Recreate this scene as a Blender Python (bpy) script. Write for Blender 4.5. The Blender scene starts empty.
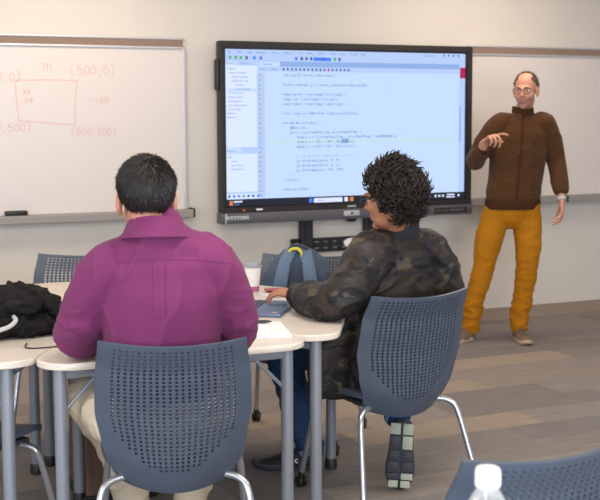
import bpy, bmesh, math, random
from mathutils import Vector, Matrix, noise
from mathutils.bvhtree import BVHTree

random.seed(11)
S = bpy.context.scene
COL = S.collection
PI = math.pi
V = Vector

# ------------------------------------------------------------------ camera
FPX, PITCH, ROLL, CAMH, PSI, WD = 1200.0, 0.1098, 0.0041, 1.5029, 0.4289, 8.1696
cp, sp, cr, sr = math.cos(PITCH), math.sin(PITCH), math.cos(ROLL), math.sin(ROLL)
FWD, UP0, RT0 = V((0, cp, -sp)), V((0, sp, cp)), V((1, 0, 0))
RT = cr * RT0 - sr * UP0
UP = sr * RT0 + cr * UP0
cam = bpy.data.cameras.new('camera')
cam.sensor_width = 36.0
cam.lens = 36.0 * FPX / 600.0
cam.clip_start, cam.clip_end = 0.05, 60
cam.dof.use_dof = True
cam.dof.focus_distance = 4.5
cam.dof.aperture_fstop = 7.0
camo = bpy.data.objects.new('camera', cam)
COL.objects.link(camo)
camo.matrix_world = Matrix(((RT.x, UP.x, -FWD.x, 0), (RT.y, UP.y, -FWD.y, 0), (RT.z, UP.z, -FWD.z, CAMH), (0, 0, 0, 1)))
S.camera = camo

# ------------------------------------------------------------------ world, lights, exposure
S.view_settings.view_transform = 'Standard'
S.view_settings.look = 'None'
S.view_settings.gamma = 1.0
S.view_settings.exposure = 0.0
w = bpy.data.worlds.new('world')
S.world = w
w.use_nodes = True
w.node_tree.nodes['Background'].inputs[0].default_value = (0.75, 0.85, 1.0, 1)
w.node_tree.nodes['Background'].inputs[1].default_value = 0.6

AX = V((math.cos(PSI), math.sin(PSI), 0))     # along the board wall, to the right
NO = V((math.sin(PSI), -math.cos(PSI), 0))    # out of the board wall into the room


def WP(u, wv, z=0.0):
    """point of the room given along the board wall (u), out from it (wv) and up (z)"""
    return V((0, WD, 0)) + AX * u + NO * wv + V((0, 0, z))


def area(name, loc, size, power, color, direction):
    l = bpy.data.lights.new(name, 'AREA')
    l.shape = 'RECTANGLE'
    l.size, l.size_y = size
    l.energy = power
    l.color = color
    o = bpy.data.objects.new(name, l)
    COL.objects.link(o)
    o.location = loc
    o.rotation_euler = V(direction).to_track_quat('-Z', 'Y').to_euler()
    return o


WARM = (1.0, 0.80, 0.60)
SOFT = (1.0, 0.93, 0.84)
COOL = (0.80, 0.90, 1.0)
CEIL = 2.75
for (lu, lw) in ((-4.6, 1.0), (-1.7, 1.0), (1.2, 1.0), (-4.6, 4.4), (-1.7, 4.4), (1.2, 4.4), (-4.6, 7.6), (-1.7, 7.6), (1.2, 7.6)):
    near_wall = lw < 2
    area('ceiling_lamp', WP(lu, lw, CEIL - 0.03), (1.2, 0.6), 25 if near_wall else 36, WARM if near_wall else SOFT, (0, 0, -1)).rotation_euler[2] = PSI
# daylight through the windows in the wall behind the photographer and on the left
area('window_daylight', WP(-3.2, 10.3, 1.55), (5.0, 1.7), 350, COOL, -NO)
area('window_daylight', WP(-6.85, 5.5, 1.55), (5.0, 1.7), 90, COOL, AX)


# ------------------------------------------------------------------ materials
def lin(c):
    return tuple(((x / 255) / 12.92 if x / 255 <= 0.04045 else ((x / 255 + 0.055) / 1.055) ** 2.4) for x in c)


def mat(name, rgb, rough=0.6, metal=0.0, var=0.0, vscale=8.0, bump=0.0, bscale=60.0, spec=0.5, emit=0.0, alpha=1.0, trans=0.0, sheen=0.0, coat=0.0):
    m = bpy.data.materials.new(name)
    m.use_nodes = True
    nt = m.node_tree
    b = nt.nodes['Principled BSDF']
    c = lin(rgb)
    b.inputs['Base Color'].default_value = (*c, 1)
    b.inputs['Roughness'].default_value = rough
    b.inputs['Metallic'].default_value = metal
    b.inputs['Specular IOR Level'].default_value = spec
    b.inputs['Sheen Weight'].default_value = sheen
    b.inputs['Coat Weight'].default_value = coat
    b.inputs['Alpha'].default_value = alpha
    b.inputs['Transmission Weight'].default_value = trans
    if emit:
        b.inputs['Base Color'].default_value = (0, 0, 0, 1)
        b.inputs['Specular IOR Level'].default_value = 0.0
        b.inputs['Emission Color'].default_value = (*c, 1)
        b.inputs['Emission Strength'].default_value = emit
    tc = None
    if var or bump:
        tc = nt.nodes.new('ShaderNodeTexCoord')
    if var:
        n = nt.nodes.new('ShaderNodeTexNoise')
        n.inputs['Scale'].default_value = vscale
        n.inputs['Detail'].default_value = 4
        nt.links.new(tc.outputs['Object'], n.inputs['Vector'])
        r = nt.nodes.new('ShaderNodeValToRGB')
        r.color_ramp.elements[0].position = 0.3
        r.color_ramp.elements[1].position = 0.7
        r.color_ramp.elements[0].color = (*[x * (1 - var) for x in c], 1)
        r.color_ramp.elements[1].color = (*[min(1, x * (1 + var)) for x in c], 1)
        nt.links.new(n.outputs['Fac'], r.inputs['Fac'])
        nt.links.new(r.outputs['Color'], b.inputs['Base Color'])
    if bump:
        n = nt.nodes.new('ShaderNodeTexNoise')
        n.inputs['Scale'].default_value = bscale
        n.inputs['Detail'].default_value = 3
        nt.links.new(tc.outputs['Object'], n.inputs['Vector'])
        bp = nt.nodes.new('ShaderNodeBump')
        bp.inputs['Strength'].default_value = bump
        bp.inputs['Distance'].default_value = 0.004
        nt.links.new(n.outputs['Fac'], bp.inputs['Height'])
        nt.links.new(bp.outputs['Normal'], b.inputs['Normal'])
    return m


def carpet_mat(name, rgb):
    """loop pile with fine streaks running along the plank"""
    m = mat(name, rgb, 0.95, spec=0.1)
    nt = m.node_tree
    b = nt.nodes['Principled BSDF']
    tc = nt.nodes.new('ShaderNodeTexCoord')
    mp = nt.nodes.new('ShaderNodeMapping')
    mp.inputs['Scale'].default_value = (5.0, 90.0, 1)
    nt.links.new(tc.outputs['Object'], mp.inputs['Vector'])
    n = nt.nodes.new('ShaderNodeTexNoise')
    n.inputs['Scale'].default_value = 1.0
    n.inputs['Detail'].default_value = 5
    n.inputs['Roughness'].default_value = 0.7
    nt.links.new(mp.outputs['Vector'], n.inputs['Vector'])
    n2 = nt.nodes.new('ShaderNodeTexNoise')
    n2.inputs['Scale'].default_value = 260
    nt.links.new(tc.outputs['Object'], n2.inputs['Vector'])
    mx = nt.nodes.new('ShaderNodeMath')
    mx.operation = 'MULTIPLY_ADD'
    nt.links.new(n2.outputs['Fac'], mx.inputs[0])
    mx.inputs[1].default_value = 0.5
    nt.links.new(n.outputs['Fac'], mx.inputs[2])
    r = nt.nodes.new('ShaderNodeValToRGB')
    c = lin(rgb)
    r.color_ramp.elements[0].position = 0.5
    r.color_ramp.elements[1].position = 1.0
    r.color_ramp.elements[0].color = (*[x * 0.72 for x in c], 1)
    r.color_ramp.elements[1].color = (*[x * 1.3 for x in c], 1)
    nt.links.new(mx.outputs[0], r.inputs['Fac'])
    nt.links.new(r.outputs['Color'], b.inputs['Base Color'])
    bp = nt.nodes.new('ShaderNodeBump')
    bp.inputs['Strength'].default_value = 0.5
    bp.inputs['Distance'].default_value = 0.004
    nt.links.new(n2.outputs['Fac'], bp.inputs['Height'])
    nt.links.new(bp.outputs['Normal'], b.inputs['Normal'])
    return m


def camo_mat(name):
    m = mat(name, (50, 44, 42), 0.6, spec=0.35)
    nt = m.node_tree
    b = nt.nodes['Principled BSDF']
    tc = nt.nodes.new('ShaderNodeTexCoord')
    mp = nt.nodes.new('ShaderNodeMapping')
    mp.inputs['Scale'].default_value = (1.0, 1.0, 1.8)
    nt.links.new(tc.outputs['Object'], mp.inputs['Vector'])
    last = None
    cols = [(25, 24, 29), (40, 32, 28), (68, 60, 49), (54, 43, 45), (18, 17, 21)]
    for i, (c, sc, th) in enumerate(zip(cols[1:], (7.5, 8.5, 10.0, 9.0), (0.50, 0.585, 0.62, 0.60))):
        n = nt.nodes.new('ShaderNodeTexNoise')
        n.noise_dimensions = '4D'
        n.inputs['W'].default_value = 3.7 * i
        n.inputs['Scale'].default_value = sc
        n.inputs['Detail'].default_value = 2.0
        n.inputs['Distortion'].default_value = 0.6
        nt.links.new(mp.outputs['Vector'], n.inputs['Vector'])
        g = nt.nodes.new('ShaderNodeMath')
        g.operation = 'GREATER_THAN'
        g.inputs[1].default_value = th
        nt.links.new(n.outputs['Fac'], g.inputs[0])
        x = nt.nodes.new('ShaderNodeMixRGB')
        if last is None:
            x.inputs[1].default_value = (*lin(cols[0]), 1)
        else:
            nt.links.new(last, x.inputs[1])
        x.inputs[2].default_value = (*lin(c), 1)
        nt.links.new(g.outputs[0], x.inputs[0])
        last = x.outputs[0]
    nt.links.new(last, b.inputs['Base Color'])
    return m


def wood_mat(name, rgb):
    m = mat(name, rgb, 0.5)
    nt = m.node_tree
    b = nt.nodes['Principled BSDF']
    tc = nt.nodes.new('ShaderNodeTexCoord')
    mp = nt.nodes.new('ShaderNodeMapping')
    mp.inputs['Scale'].default_value = (30, 30, 2)
    nt.links.new(tc.outputs['Object'], mp.inputs['Vector'])
    n = nt.nodes.new('ShaderNodeTexNoise')
    n.inputs['Scale'].default_value = 1.5
    n.inputs['Detail'].default_value = 5
    nt.links.new(mp.outputs['Vector'], n.inputs['Vector'])
    r = nt.nodes.new('ShaderNodeValToRGB')
    c = lin(rgb)
    r.color_ramp.elements[0].position = 0.3
    r.color_ramp.elements[1].position = 0.7
    r.color_ramp.elements[0].color = (*[x * 0.5 for x in c], 1)
    r.color_ramp.elements[1].color = (*[x * 1.3 for x in c], 1)
    nt.links.new(n.outputs['Fac'], r.inputs['Fac'])
    nt.links.new(r.outputs['Color'], b.inputs['Base Color'])
    return m


M = {}
M['wall'] = mat('wall_paint', (212, 206, 200), 0.9, var=0.02, vscale=3, bump=0.05, bscale=200, spec=0.2)
M['ceiling'] = mat('ceiling_tile', (232, 228, 220), 0.9)
M['base'] = mat('rubber_baseboard', (150, 134, 122), 0.6)
M['board'] = mat('whiteboard_surface', (216, 209, 207), 0.28, spec=0.4)
M['alu'] = mat('brushed_aluminium', (205, 205, 210), 0.4, 0.6)
M['tray'] = mat('tray_grey', (150, 146, 144), 0.5, 0.2)
M['cork'] = mat('cork_map_rail', (138, 118, 106), 0.9, var=0.12, vscale=120)
M['ink'] = mat('red_marker_ink', (222, 186, 186), 0.8)
M['black'] = mat('black_plastic', (30, 29, 31), 0.45)
M['bezel'] = mat('display_bezel', (36, 33, 35), 0.5)
M['bezel_in'] = mat('display_inner_bezel', (14, 16, 26), 0.3)
M['bar'] = mat('display_bar_grey', (84, 84, 92), 0.45)
M['barlight'] = mat('light_grey_plastic', (176, 180, 190), 0.4)
M['mount'] = mat('black_steel', (26, 28, 36), 0.5)
M['table'] = mat('pale_laminate', (214, 202, 190), 0.35, var=0.03, vscale=14)
M['tedge'] = mat('pale_edge_band', (216, 206, 196), 0.45)
M['tleg'] = mat('grey_painted_steel', (140, 144, 154), 0.4, 0.35)
M['chair'] = mat('slate_grey_plastic', (70, 79, 95), 0.42, spec=0.5)
M['chair_dark'] = mat('charcoal_plastic', (62, 62, 64), 0.5)
M['chrome'] = mat('silver_tube', (186, 190, 198), 0.28, 0.85)
M['skinA'] = mat('skin_tone', (186, 126, 104), 0.5, var=0.05, vscale=30)
M['skinB'] = mat('tan_skin_tone', (164, 108, 80), 0.5, var=0.05, vscale=30)
M['skinC'] = mat('fair_skin_tone', (198, 142, 118), 0.5, var=0.06, vscale=30)
M['lips'] = mat('lips', (170, 104, 92), 0.5)
M['stubble'] = mat('stubble_skin', (172, 122, 102), 0.6, var=0.05, vscale=60)
M['hair'] = mat('black_hair', (30, 25, 24), 0.5, var=0.3, vscale=40, spec=0.3)
M['hairB'] = mat('dark_brown_curls', (40, 31, 28), 0.5, var=0.35, vscale=25, spec=0.3)
M['hairC'] = mat('greying_brown_hair', (88, 72, 62), 0.6, var=0.2, vscale=60)
M['eye'] = mat('eye_white', (225, 220, 215), 0.2)
M['iris'] = mat('iris', (60, 52, 46), 0.2)
M['plum'] = mat('plum_cotton', (114, 47, 90), 0.8, var=0.06, vscale=5, bump=0.15, bscale=140, spec=0.2, sheen=0.05)
M['khaki'] = mat('khaki_cotton', (206, 190, 168), 0.8, var=0.04, bump=0.1, bscale=120, spec=0.2)
M['camo'] = camo_mat('camouflage_nylon')
M['ribknit'] = mat('black_rib_knit', (28, 28, 34), 0.85)
M['denim'] = mat('blue_denim', (44, 66, 100), 0.85, var=0.15, vscale=20, bump=0.1, bscale=200, spec=0.2)
M['denim_lt'] = mat('denim_cuff', (120, 140, 170), 0.85)
M['sweater'] = mat('brown_knit', (80, 53, 33), 0.95, var=0.08, vscale=40, bump=0.5, bscale=160, spec=0.1, sheen=0.1)
M['rib'] = mat('brown_rib', (68, 44, 28), 0.95, bump=0.4, bscale=200, spec=0.1)
M['mustard'] = mat('mustard_twill', (172, 110, 16), 0.8, var=0.06, vscale=8, bump=0.08, bscale=150, spec=0.2)
M['suede'] = mat('taupe_suede', (120, 98, 80), 0.85, var=0.12, vscale=30)
M['sole'] = mat('pale_sole', (186, 168, 148), 0.7)
M['blackshoe'] = mat('black_knit_shoe', (30, 30, 32), 0.7)
M['darksole'] = mat('dark_sole', (44, 47, 56), 0.6)
M['palesole'] = mat('sage_sole_pad', (168, 172, 158), 0.7)
M['white'] = mat('white_plastic', (236, 236, 238), 0.4)
M['paper'] = mat('white_paper', (224, 223, 226), 0.8)
M['laptop'] = mat('navy_laptop_shell', (98, 110, 138), 0.4, 0.3)
M['keys'] = mat('dark_keys', (44, 52, 74), 0.5)
M['sticker'] = mat('orange_sticker', (206, 150, 120), 0.6)
M['red'] = mat('red_plastic', (176, 44, 40), 0.4)
M['cup'] = mat('white_paper_cup', (226, 222, 220), 0.7)
M['cuplid'] = mat('grey_cup_lid', (150, 150, 156), 0.4)
M['magenta'] = mat('magenta_print', (176, 92, 140), 0.7)
M['bag'] = mat('slate_blue_nylon', (92, 112, 138), 0.75, var=0.1, vscale=10, bump=0.15, bscale=150)
M['bag_dk'] = mat('dark_blue_nylon', (50, 60, 78), 0.75, bump=0.15, bscale=150)
M['yellow'] = mat('yellow_tape', (214, 196, 70), 0.6)
M['blackcloth'] = mat('black_fleece', (26, 24, 25), 0.9, bump=0.2, bscale=120, spec=0.2)
M['cord'] = mat('pale_grey_cord', (176, 172, 170), 0.6)
M['wood'] = wood_mat('brown_laminate', (98, 76, 58))
M['glass'] = mat('clear_glass', (255, 255, 255), 0.02, trans=1.0)
M['water'] = mat('clear_bottle_plastic', (236, 240, 244), 0.08, trans=0.85)


# ------------------------------------------------------------------ mesh building
class MB:
    def __init__(self):
        self.bm = bmesh.new()
        self.mi = 0

    def _tag(self, geom):
        for f in geom:
            f.material_index = self.mi

    def face(self, pts):
        f = self.bm.faces.new([self.bm.verts.new(p) for p in pts])
        f.material_index = self.mi
        return f

    def box(self, c, size, bevel=0.0, m=None, seg=2):
        t = Matrix.Translation(V(c)) @ Matrix.Diagonal((*size, 1))
        if m is not None:
            t = m @ t
        before = set(self.bm.faces)
        r = bmesh.ops.create_cube(self.bm, size=1.0, matrix=t)
        if bevel:
            es = list({e for v in r['verts'] for e in v.link_edges})
            bmesh.ops.bevel(self.bm, geom=es, offset=bevel, segments=seg, affect='EDGES', profile=0.5)
        self._tag([f for f in self.bm.faces if f not in before])

    def ell(self, c, rad, m=None, seg=24, rings=16):
        t = Matrix.Translation(V(c)) @ Matrix.Diagonal((*rad, 1))
        if m is not None:
            t = m @ t
        before = set(self.bm.faces)
        bmesh.ops.create_uvsphere(self.bm, u_segments=seg, v_segments=rings, radius=1.0, matrix=t)
        self._tag([f for f in self.bm.faces if f not in before])

    def loft(self, rings, cap=True, closed=False):
        vs = [[self.bm.verts.new(p) for p in r] for r in rings]
        n = len(vs[0])
        pairs = list(zip(vs[:-1], vs[1:]))
        if closed:
            pairs.append((vs[-1], vs[0]))
        for a, b in pairs:
            for i in range(n):
                j = (i + 1) % n
                f = self.bm.faces.new((a[i], a[j], b[j], b[i]))
                f.material_index = self.mi
        if cap and not closed:
            for r in (vs[0][::-1], vs[-1]):
                f = self.bm.faces.new(r)
                f.material_index = self.mi

    def limb(self, pts, seg=16, sub=4, ref=None, rnd=True, m=None, flat=False):
        """tapered tube through (point, rx[, ry]) with rounded ends; ref = direction of rx"""
        P = [V(p[0]) for p in pts]
        if m is not None:
            P = [m @ p for p in P]
            if ref is not None:
                ref = m.to_3x3() @ V(ref)
        R = [(p[1], p[2] if len(p) > 2 else p[1]) for p in pts]

        def cr4(a, b, c, d, t):
            return 0.5 * ((2 * b) + (c - a) * t + (2 * a - 5 * b + 4 * c - d) * t * t + (3 * b - a - 3 * c + d) * t ** 3)
        path, rad = [], []
        n = len(P)
        for i in range(n - 1):
            i0, i3 = max(0, i - 1), min(n - 1, i + 2)
            for k in range(sub):
                t = k / sub
                path.append(cr4(P[i0], P[i], P[i + 1], P[i3], t))
                rad.append(tuple(R[i][q] + (R[i + 1][q] - R[i][q]) * (t * t * (3 - 2 * t)) for q in (0, 1)))
        path.append(P[-1])
        rad.append(R[-1])
        if rnd:
            t0 = (path[0] - path[1]).normalized()
            t1 = (path[-1] - path[-2]).normalized()
            r0, r1 = rad[0], rad[-1]
            pre, post, rp, rq = [], [], [], []
            for a in (80, 55, 28):
                a = math.radians(a)
                pre.append(path[0] + t0 * min(r0) * 0.9 * math.sin(a))
                rp.append((r0[0] * math.cos(a), r0[1] * math.cos(a)))
            for a in (28, 55, 80):
                a = math.radians(a)
                post.append(path[-1] + t1 * min(r1) * 0.9 * math.sin(a))
                rq.append((r1[0] * math.cos(a), r1[1] * math.cos(a)))
            path = pre + path + post
            rad = rp + rad + rq
        rings = []
        A = None
        for i, p in enumerate(path):
            t = (path[min(i + 1, len(path) - 1)] - path[max(i - 1, 0)]).normalized()
            if ref is not None:
                A0 = V(ref)
            elif A is not None:
                A0 = A
            else:
                A0 = V((1, 0, 0)) if abs(t.x) < 0.8 else V((0, 0, 1))
            A = (A0 - t * A0.dot(t)).normalized()
            B = t.cross(A)
            rings.append([p + A * (rad[i][0] * math.cos(2 * PI * k / seg)) + B * (rad[i][1] * math.sin(2 * PI * k / seg)) for k in range(seg)])
        self.loft(rings)

    def lathe(self, prof, c=(0, 0, 0), seg=32):
        c = V(c)
        rings = [[c + V((r * math.cos(2 * PI * k / seg), r * math.sin(2 * PI * k / seg), z)) for k in range(seg)] for r, z in prof]
        self.loft(rings)

    def prism(self, poly, z0, z1, side_mi=None):
        n = len(poly)
        a = [self.bm.verts.new((p[0], p[1], z0)) for p in poly]
        b = [self.bm.verts.new((p[0], p[1], z1)) for p in poly]
        f = self.bm.faces.new(b); f.material_index = self.mi
        f = self.bm.faces.new(a[::-1]); f.material_index = self.mi
        for i in range(n):
            j = (i + 1) % n
            f = self.bm.faces.new((a[i], a[j], b[j], b[i]))
            f.material_index = self.mi if side_mi is None else side_mi

    def glyphs(self, text, m, size, pitch=None, extrude=0.0):
        """text as flat letters on the local XY plane of m"""
        x = 0.0
        for ch in text:
            g, adv = glyph(ch)
            if g:
                t = m @ Matrix.Translation((x, 0, 0)) @ Matrix.Diagonal((size, size, 1, 1))
                vs = [self.bm.verts.new(t @ v) for v in g[0]]
                for f in g[1]:
                    try:
                        q = self.bm.faces.new([vs[i] for i in f])
                        q.material_index = self.mi
                    except ValueError:
                        pass
            x += pitch if pitch else adv * size

    def stroke(self, pts, m, wd):
        """flat pen stroke on the local XY plane of m"""
        for a, b in zip(pts[:-1], pts[1:]):
            a, b = V((*a, 0)), V((*b, 0))
            d = (b - a)
            if d.length < 1e-6:
                continue
            d.normalize()
            s = V((-d.y, d.x, 0)) * wd / 2
            a2, b2 = a - d * wd * 0.3, b + d * wd * 0.3
            self.face([m @ (a2 + s), m @ (a2 - s), m @ (b2 - s), m @ (b2 + s)])

    def mesh(self, name, recalc=True):
        if recalc:
            bmesh.ops.recalc_face_normals(self.bm, faces=self.bm.faces)
        me = bpy.data.meshes.new(name)
        self.bm.to_mesh(me)
        self.bm.free()
        return me

    def build(self, name, mats, parent=None, smooth=True, angle=35, loc=None, recalc=True, offset=None):
        me = self.mesh(name, recalc)
        return link(name, me, mats, parent, smooth, angle, loc, offset)


_gl = {}


def glyph(ch):
    if ch in _gl:
        return _gl[ch]
    cu = bpy.data.curves.new('g', 'FONT')
    cu.body = ch
    cu.resolution_u = 2
    ob = bpy.data.objects.new('g', cu)
    COL.objects.link(ob)
    bpy.context.view_layer.update()
    dg = bpy.context.evaluated_depsgraph_get()
    me = bpy.data.meshes.new_from_object(ob.evaluated_get(dg))
    vs = [v.co.copy() for v in me.vertices]
    fs = [tuple(p.vertices) for p in me.polygons]
    wd = (max(v.x for v in vs) - min(v.x for v in vs) + 0.1) if vs else 0.32
    bpy.data.objects.remove(ob)
    bpy.data.curves.remove(cu)
    bpy.data.meshes.remove(me)
    _gl[ch] = ((vs, fs) if vs else None, wd)
    return _gl[ch]


def link(name, me, mats, parent=None, smooth=True, angle=35, loc=None, offset=None):
    me.name = name
    if offset is not None:
        me.transform(Matrix.Translation(-V(offset)))
    if not isinstance(mats, (list, tuple)):
        mats = [mats]
    if len(me.materials) == 0:
        for m in mats:
            me.materials.append(M[m] if isinstance(m, str) else m)
    if smooth:
        me.shade_smooth()
        if angle < 180:
            me.set_sharp_from_angle(angle=math.radians(angle))
    o = bpy.data.objects.new(name, me)
    COL.objects.link(o)
    if parent is not None:
        o.parent = parent
    if loc is not None:
        o.location = loc
    return o


def tag(o, label, cat, group=None, kind=None):
    o['label'] = label
    o['category'] = cat
    if group:
        o['group'] = group
    if kind:
        o['kind'] = kind
    return o


def thing(name, label, cat, loc=(0, 0, 0), rz=0.0, group=None):
    o = bpy.data.objects.new(name, None)
    o.empty_display_size = 0.1
    COL.objects.link(o)
    o.location = loc
    o.rotation_euler = (0, 0, rz)
    return tag(o, label, cat, group)


def struct(o):
    o['kind'] = 'structure'
    return o


def dup(root, loc, rz, label, group=None):
    r = root.copy()
    COL.objects.link(r)
    r.location = loc
    r.rotation_euler = (0, 0, rz)
    r['label'] = label
    if group:
        r['group'] = group
    for ch in list(root.children):
        c = ch.copy()
        COL.objects.link(c)
        c.parent = r
        for g in ch.children:
            d = g.copy()
            COL.objects.link(d)
            d.parent = c
    return r


def remesh(mb, voxel, smooth=3, factor=0.5):
    me = mb.mesh('tmp')
    ob = bpy.data.objects.new('tmp', me)
    COL.objects.link(ob)
    md = ob.modifiers.new('r', 'REMESH')
    md.mode = 'VOXEL'
    md.voxel_size = voxel
    if smooth:
        sm = ob.modifiers.new('s', 'SMOOTH')
        sm.iterations = smooth
        sm.factor = factor
    bpy.context.view_layer.update()
    dg = bpy.context.evaluated_depsgraph_get()
    out = bpy.data.meshes.new_from_object(ob.evaluated_get(dg))
    bpy.data.objects.remove(ob)
    bpy.data.meshes.remove(me)
    out.materials.clear()
    return out


def displace(me, fn):
    ns = [v.normal.copy() for v in me.vertices]
    for v, n in zip(me.vertices, ns):
        v.co = fn(v.co.copy(), n)
    me.update()


def ridge(p, f, st=(1, 1, 1), off=0.0):
    q = V((p.x * f * st[0] + off, p.y * f * st[1] + off * 0.7, p.z * f * st[2] - off))
    return 1.0 - abs(noise.noise(q)) * 2.0


def folds(amp, f=9.0, st=(1, 1, 1), off=0.0, amp2=None):
    """soft cloth folds"""
    def fn(co, n):
        a = ridge(co, f, st, off)
        a = max(0.0, a) ** 3
        b = noise.noise(V((co.x * f * 0.6 * st[0] + 9 + off, co.y * f * 0.6 * st[1], co.z * f * 0.6 * st[2])))
        return co + n * (amp * a + amp * 0.8 * b)
    return fn


def bvh(me):
    return BVHTree.FromPolygons([v.co.copy() for v in me.vertices], [tuple(p.vertices) for p in me.polygons])


def strip_on(mb, tree, pts, direction, wd, side, lift=0.002):
    """a narrow raised strip (seam, zip, placket) laid on a surface: pts are shot along direction"""
    L, Rr = [], []
    d = V(direction).normalized()
    s = V(side).normalized() * wd / 2
    for p in pts:
        row = []
        for q in (V(p) - s, V(p), V(p) + s):
            h = tree.ray_cast(q - d * 2.0, d)
            row.append(h[0] - d * lift if h[0] is not None else None)
        if None in row:
            continue
        L.append(row)
    if len(L) < 2:
        return
    for a, b in zip(L[:-1], L[1:]):
        for k in (0, 1):
            mb.face([a[k], a[k + 1], b[k + 1], b[k]])
    for a, b in zip(L[:-1], L[1:]):
        for k in (0, 2):
            mb.face([a[k], b[k], b[k] + d * (lift + 0.003), a[k] + d * (lift + 0.003)])


# ------------------------------------------------------------------ the room
U0, U1, WB = -7.0, 4.0, 10.5


def room_box(name, lo, hi, mname):
    mb = MB()
    mb.box([(a + b) / 2 for a, b in zip(lo, hi)], [b - a for a, b in zip(lo, hi)])
    o = mb.build(name, mname, smooth=False)
    o.location = (0, WD, 0)
    o.rotation_euler = (0, 0, PSI)
    return struct(o)


room_box('wall_front', (U0, 0, 0), (U1, 0.12, CEIL), 'wall')
room_box('wall_right', (U1, -WB, 0), (U1 + 0.12, 0.12, CEIL), 'wall')
# left and rear wall with the window openings the daylight comes through


def wall_with_window(name, lo, hi, axis, a0, a1, z0, z1):
    mb = MB()
    ax = 0 if axis == 'x' else 1
    for (s0, s1, h0, h1) in ((lo[ax], a0, 0, CEIL), (a1, hi[ax], 0, CEIL), (a0, a1, 0, z0), (a0, a1, z1, CEIL)):
        l, h = list(lo), list(hi)
        l[ax], h[ax], l[2], h[2] = s0, s1, h0, h1
        mb.box([(a + b) / 2 for a, b in zip(l, h)], [b - a for a, b in zip(l, h)])
    o = mb.build(name, 'wall', smooth=False)
    o.location = (0, WD, 0)
    o.rotation_euler = (0, 0, PSI)
    struct(o)


wall_with_window('wall_left', (U0 - 0.12, -WB, 0), (U0, 0.12, CEIL), 'y', -8.0, -3.0, 0.7, 2.4)
wall_with_window('wall_back', (U0, -WB - 0.12, 0), (U1, -WB, CEIL), 'x', -5.7, -0.7, 0.7, 2.4)
room_box('ceiling', (U0, -WB, CEIL), (U1, 0.12, CEIL + 0.1), 'ceiling')
room_box('baseboard_front', (U0, -0.012, 0), (U1, 0.0, 0.0905), 'base')

# carpet planks laid along the board wall
mb = MB()
rw, rl = 0.25, 1.0
rows = int(WB / rw) + 1
special = {}
tan_spots = [(0.0, 2.52), (-0.2, 2.52), (0.9, 1.30), (0.0, 1.8), (-0.6, 1.9), (1.7, 2.05)]
rnd = random.Random(5)
mb.box(((U0 + U1) / 2, -WB / 2, -0.06), (U1 - U0, WB, 0.1))
for k in range(rows):
    w0 = 0.15 + k * rw - rw
    off = rnd.random() * rl
    if k == 10:
        off = (0.115 - U0) % rl
    if k == 5:
        off = (1.25 - U0) % rl
    u = U0 - rl + off
    while u < U1:
        a, b = max(u, U0), min(u + rl, U1)
        c0, c1 = max(w0, 0.0), min(w0 + rw, WB)
        if b > a and c1 > c0:
            r = rnd.random()
            mb.mi = 0 if r < 0.34 else (1 if r < 0.62 else (2 if r < 0.88 else 3))
            for (tu, tw) in tan_spots:
                if a <= tu < b and c0 <= tw < c1:
                    mb.mi = 4
            mb.face([(a, -c0, 0), (a, -c1, 0), (b, -c1, 0), (b, -c0, 0)])
        u += rl
o = mb.build('floor', [carpet_mat('carpet_grey', (138, 131, 128)), carpet_mat('carpet_taupe', (132, 125, 121)),
                       carpet_mat('carpet_dark', (126, 120, 118)), carpet_mat('carpet_warm', (141, 132, 126)),
                       carpet_mat('carpet_tan', (153, 140, 127))], smooth=False, recalc=False)
o.location = (0, WD, 0)
o.rotation_euler = (0, 0, PSI)
struct(o)


def wall_thing(name, label, cat, u=0.0, z=0.0, group=None):
    return thing(name, label, cat, V((0, WD, z)) + AX * u, PSI, group)


# plane on the wall: local x right, y up, out of the wall by o
def wallM(u, z, o):
    return Matrix(((1, 0, 0, u), (0, 0, -1, -o), (0, 1, 0, z), (0, 0, 0, 1)))


# handwriting
SG = {'0': [[(.5, 0), (.15, .25), (.1, .6), (.45, 1), (.8, .7), (.75, .25), (.5, 0)]],
      '5': [[(.8, 1), (.25, 1), (.2, .55), (.6, .6), (.8, .3), (.5, 0), (.15, .1)]],
      '(': [[(.6, 1.15), (.3, .7), (.3, .3), (.6, -.15)]], ')': [[(.2, 1.15), (.55, .7), (.55, .3), (.2, -.15)]],
      ',': [[(.4, .1), (.3, -.25)]], '-': [[(.1, .5), (.7, .5)]], '1': [[(.3, .8), (.5, 1), (.5, 0)]],
      'm': [[(.1, 0), (.1, .6), (.3, .7), (.4, 0), (.45, .6), (.7, .7), (.75, 0)]], 'p': [[(.2, -.4), (.2, .6), (.6, .6), (.6, .1), (.2, .1)]],
      'g': [[(.7, .7), (.3, .7), (.2, .2), (.65, .15), (.7, .7), (.65, -.4), (.2, -.35)]], 'i': [[(.3, 0), (.35, .6)]],
      'a': [[(.7, .6), (.3, .65), (.15, .15), (.6, .05), (.7, .6), (.75, 0)]], 'n': [[(.1, 0), (.1, .6), (.5, .7), (.6, 0)]], 'y': [[(.1, .7), (.4, .1)], [(.7, .7), (.2, -.5)]],
      'x': [[(.1, .7), (.6, 0)], [(.6, .7), (.1, 0)]]}
hw = MB()
hw.mi = 1
hr = random.Random(3)


def write(txt, u, z, hgt, adv=0.75):
    x = 0
    for ch in txt:
        for st in SG.get(ch, []):
            m = wallM(u + x, z + hr.uniform(-.004, .004), 0.0158)
            hw.stroke([(p[0] * hgt * 0.8, p[1] * hgt) for p in st], m, 0.0055)
        x += hgt * adv * hr.uniform(.9, 1.1)


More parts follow.
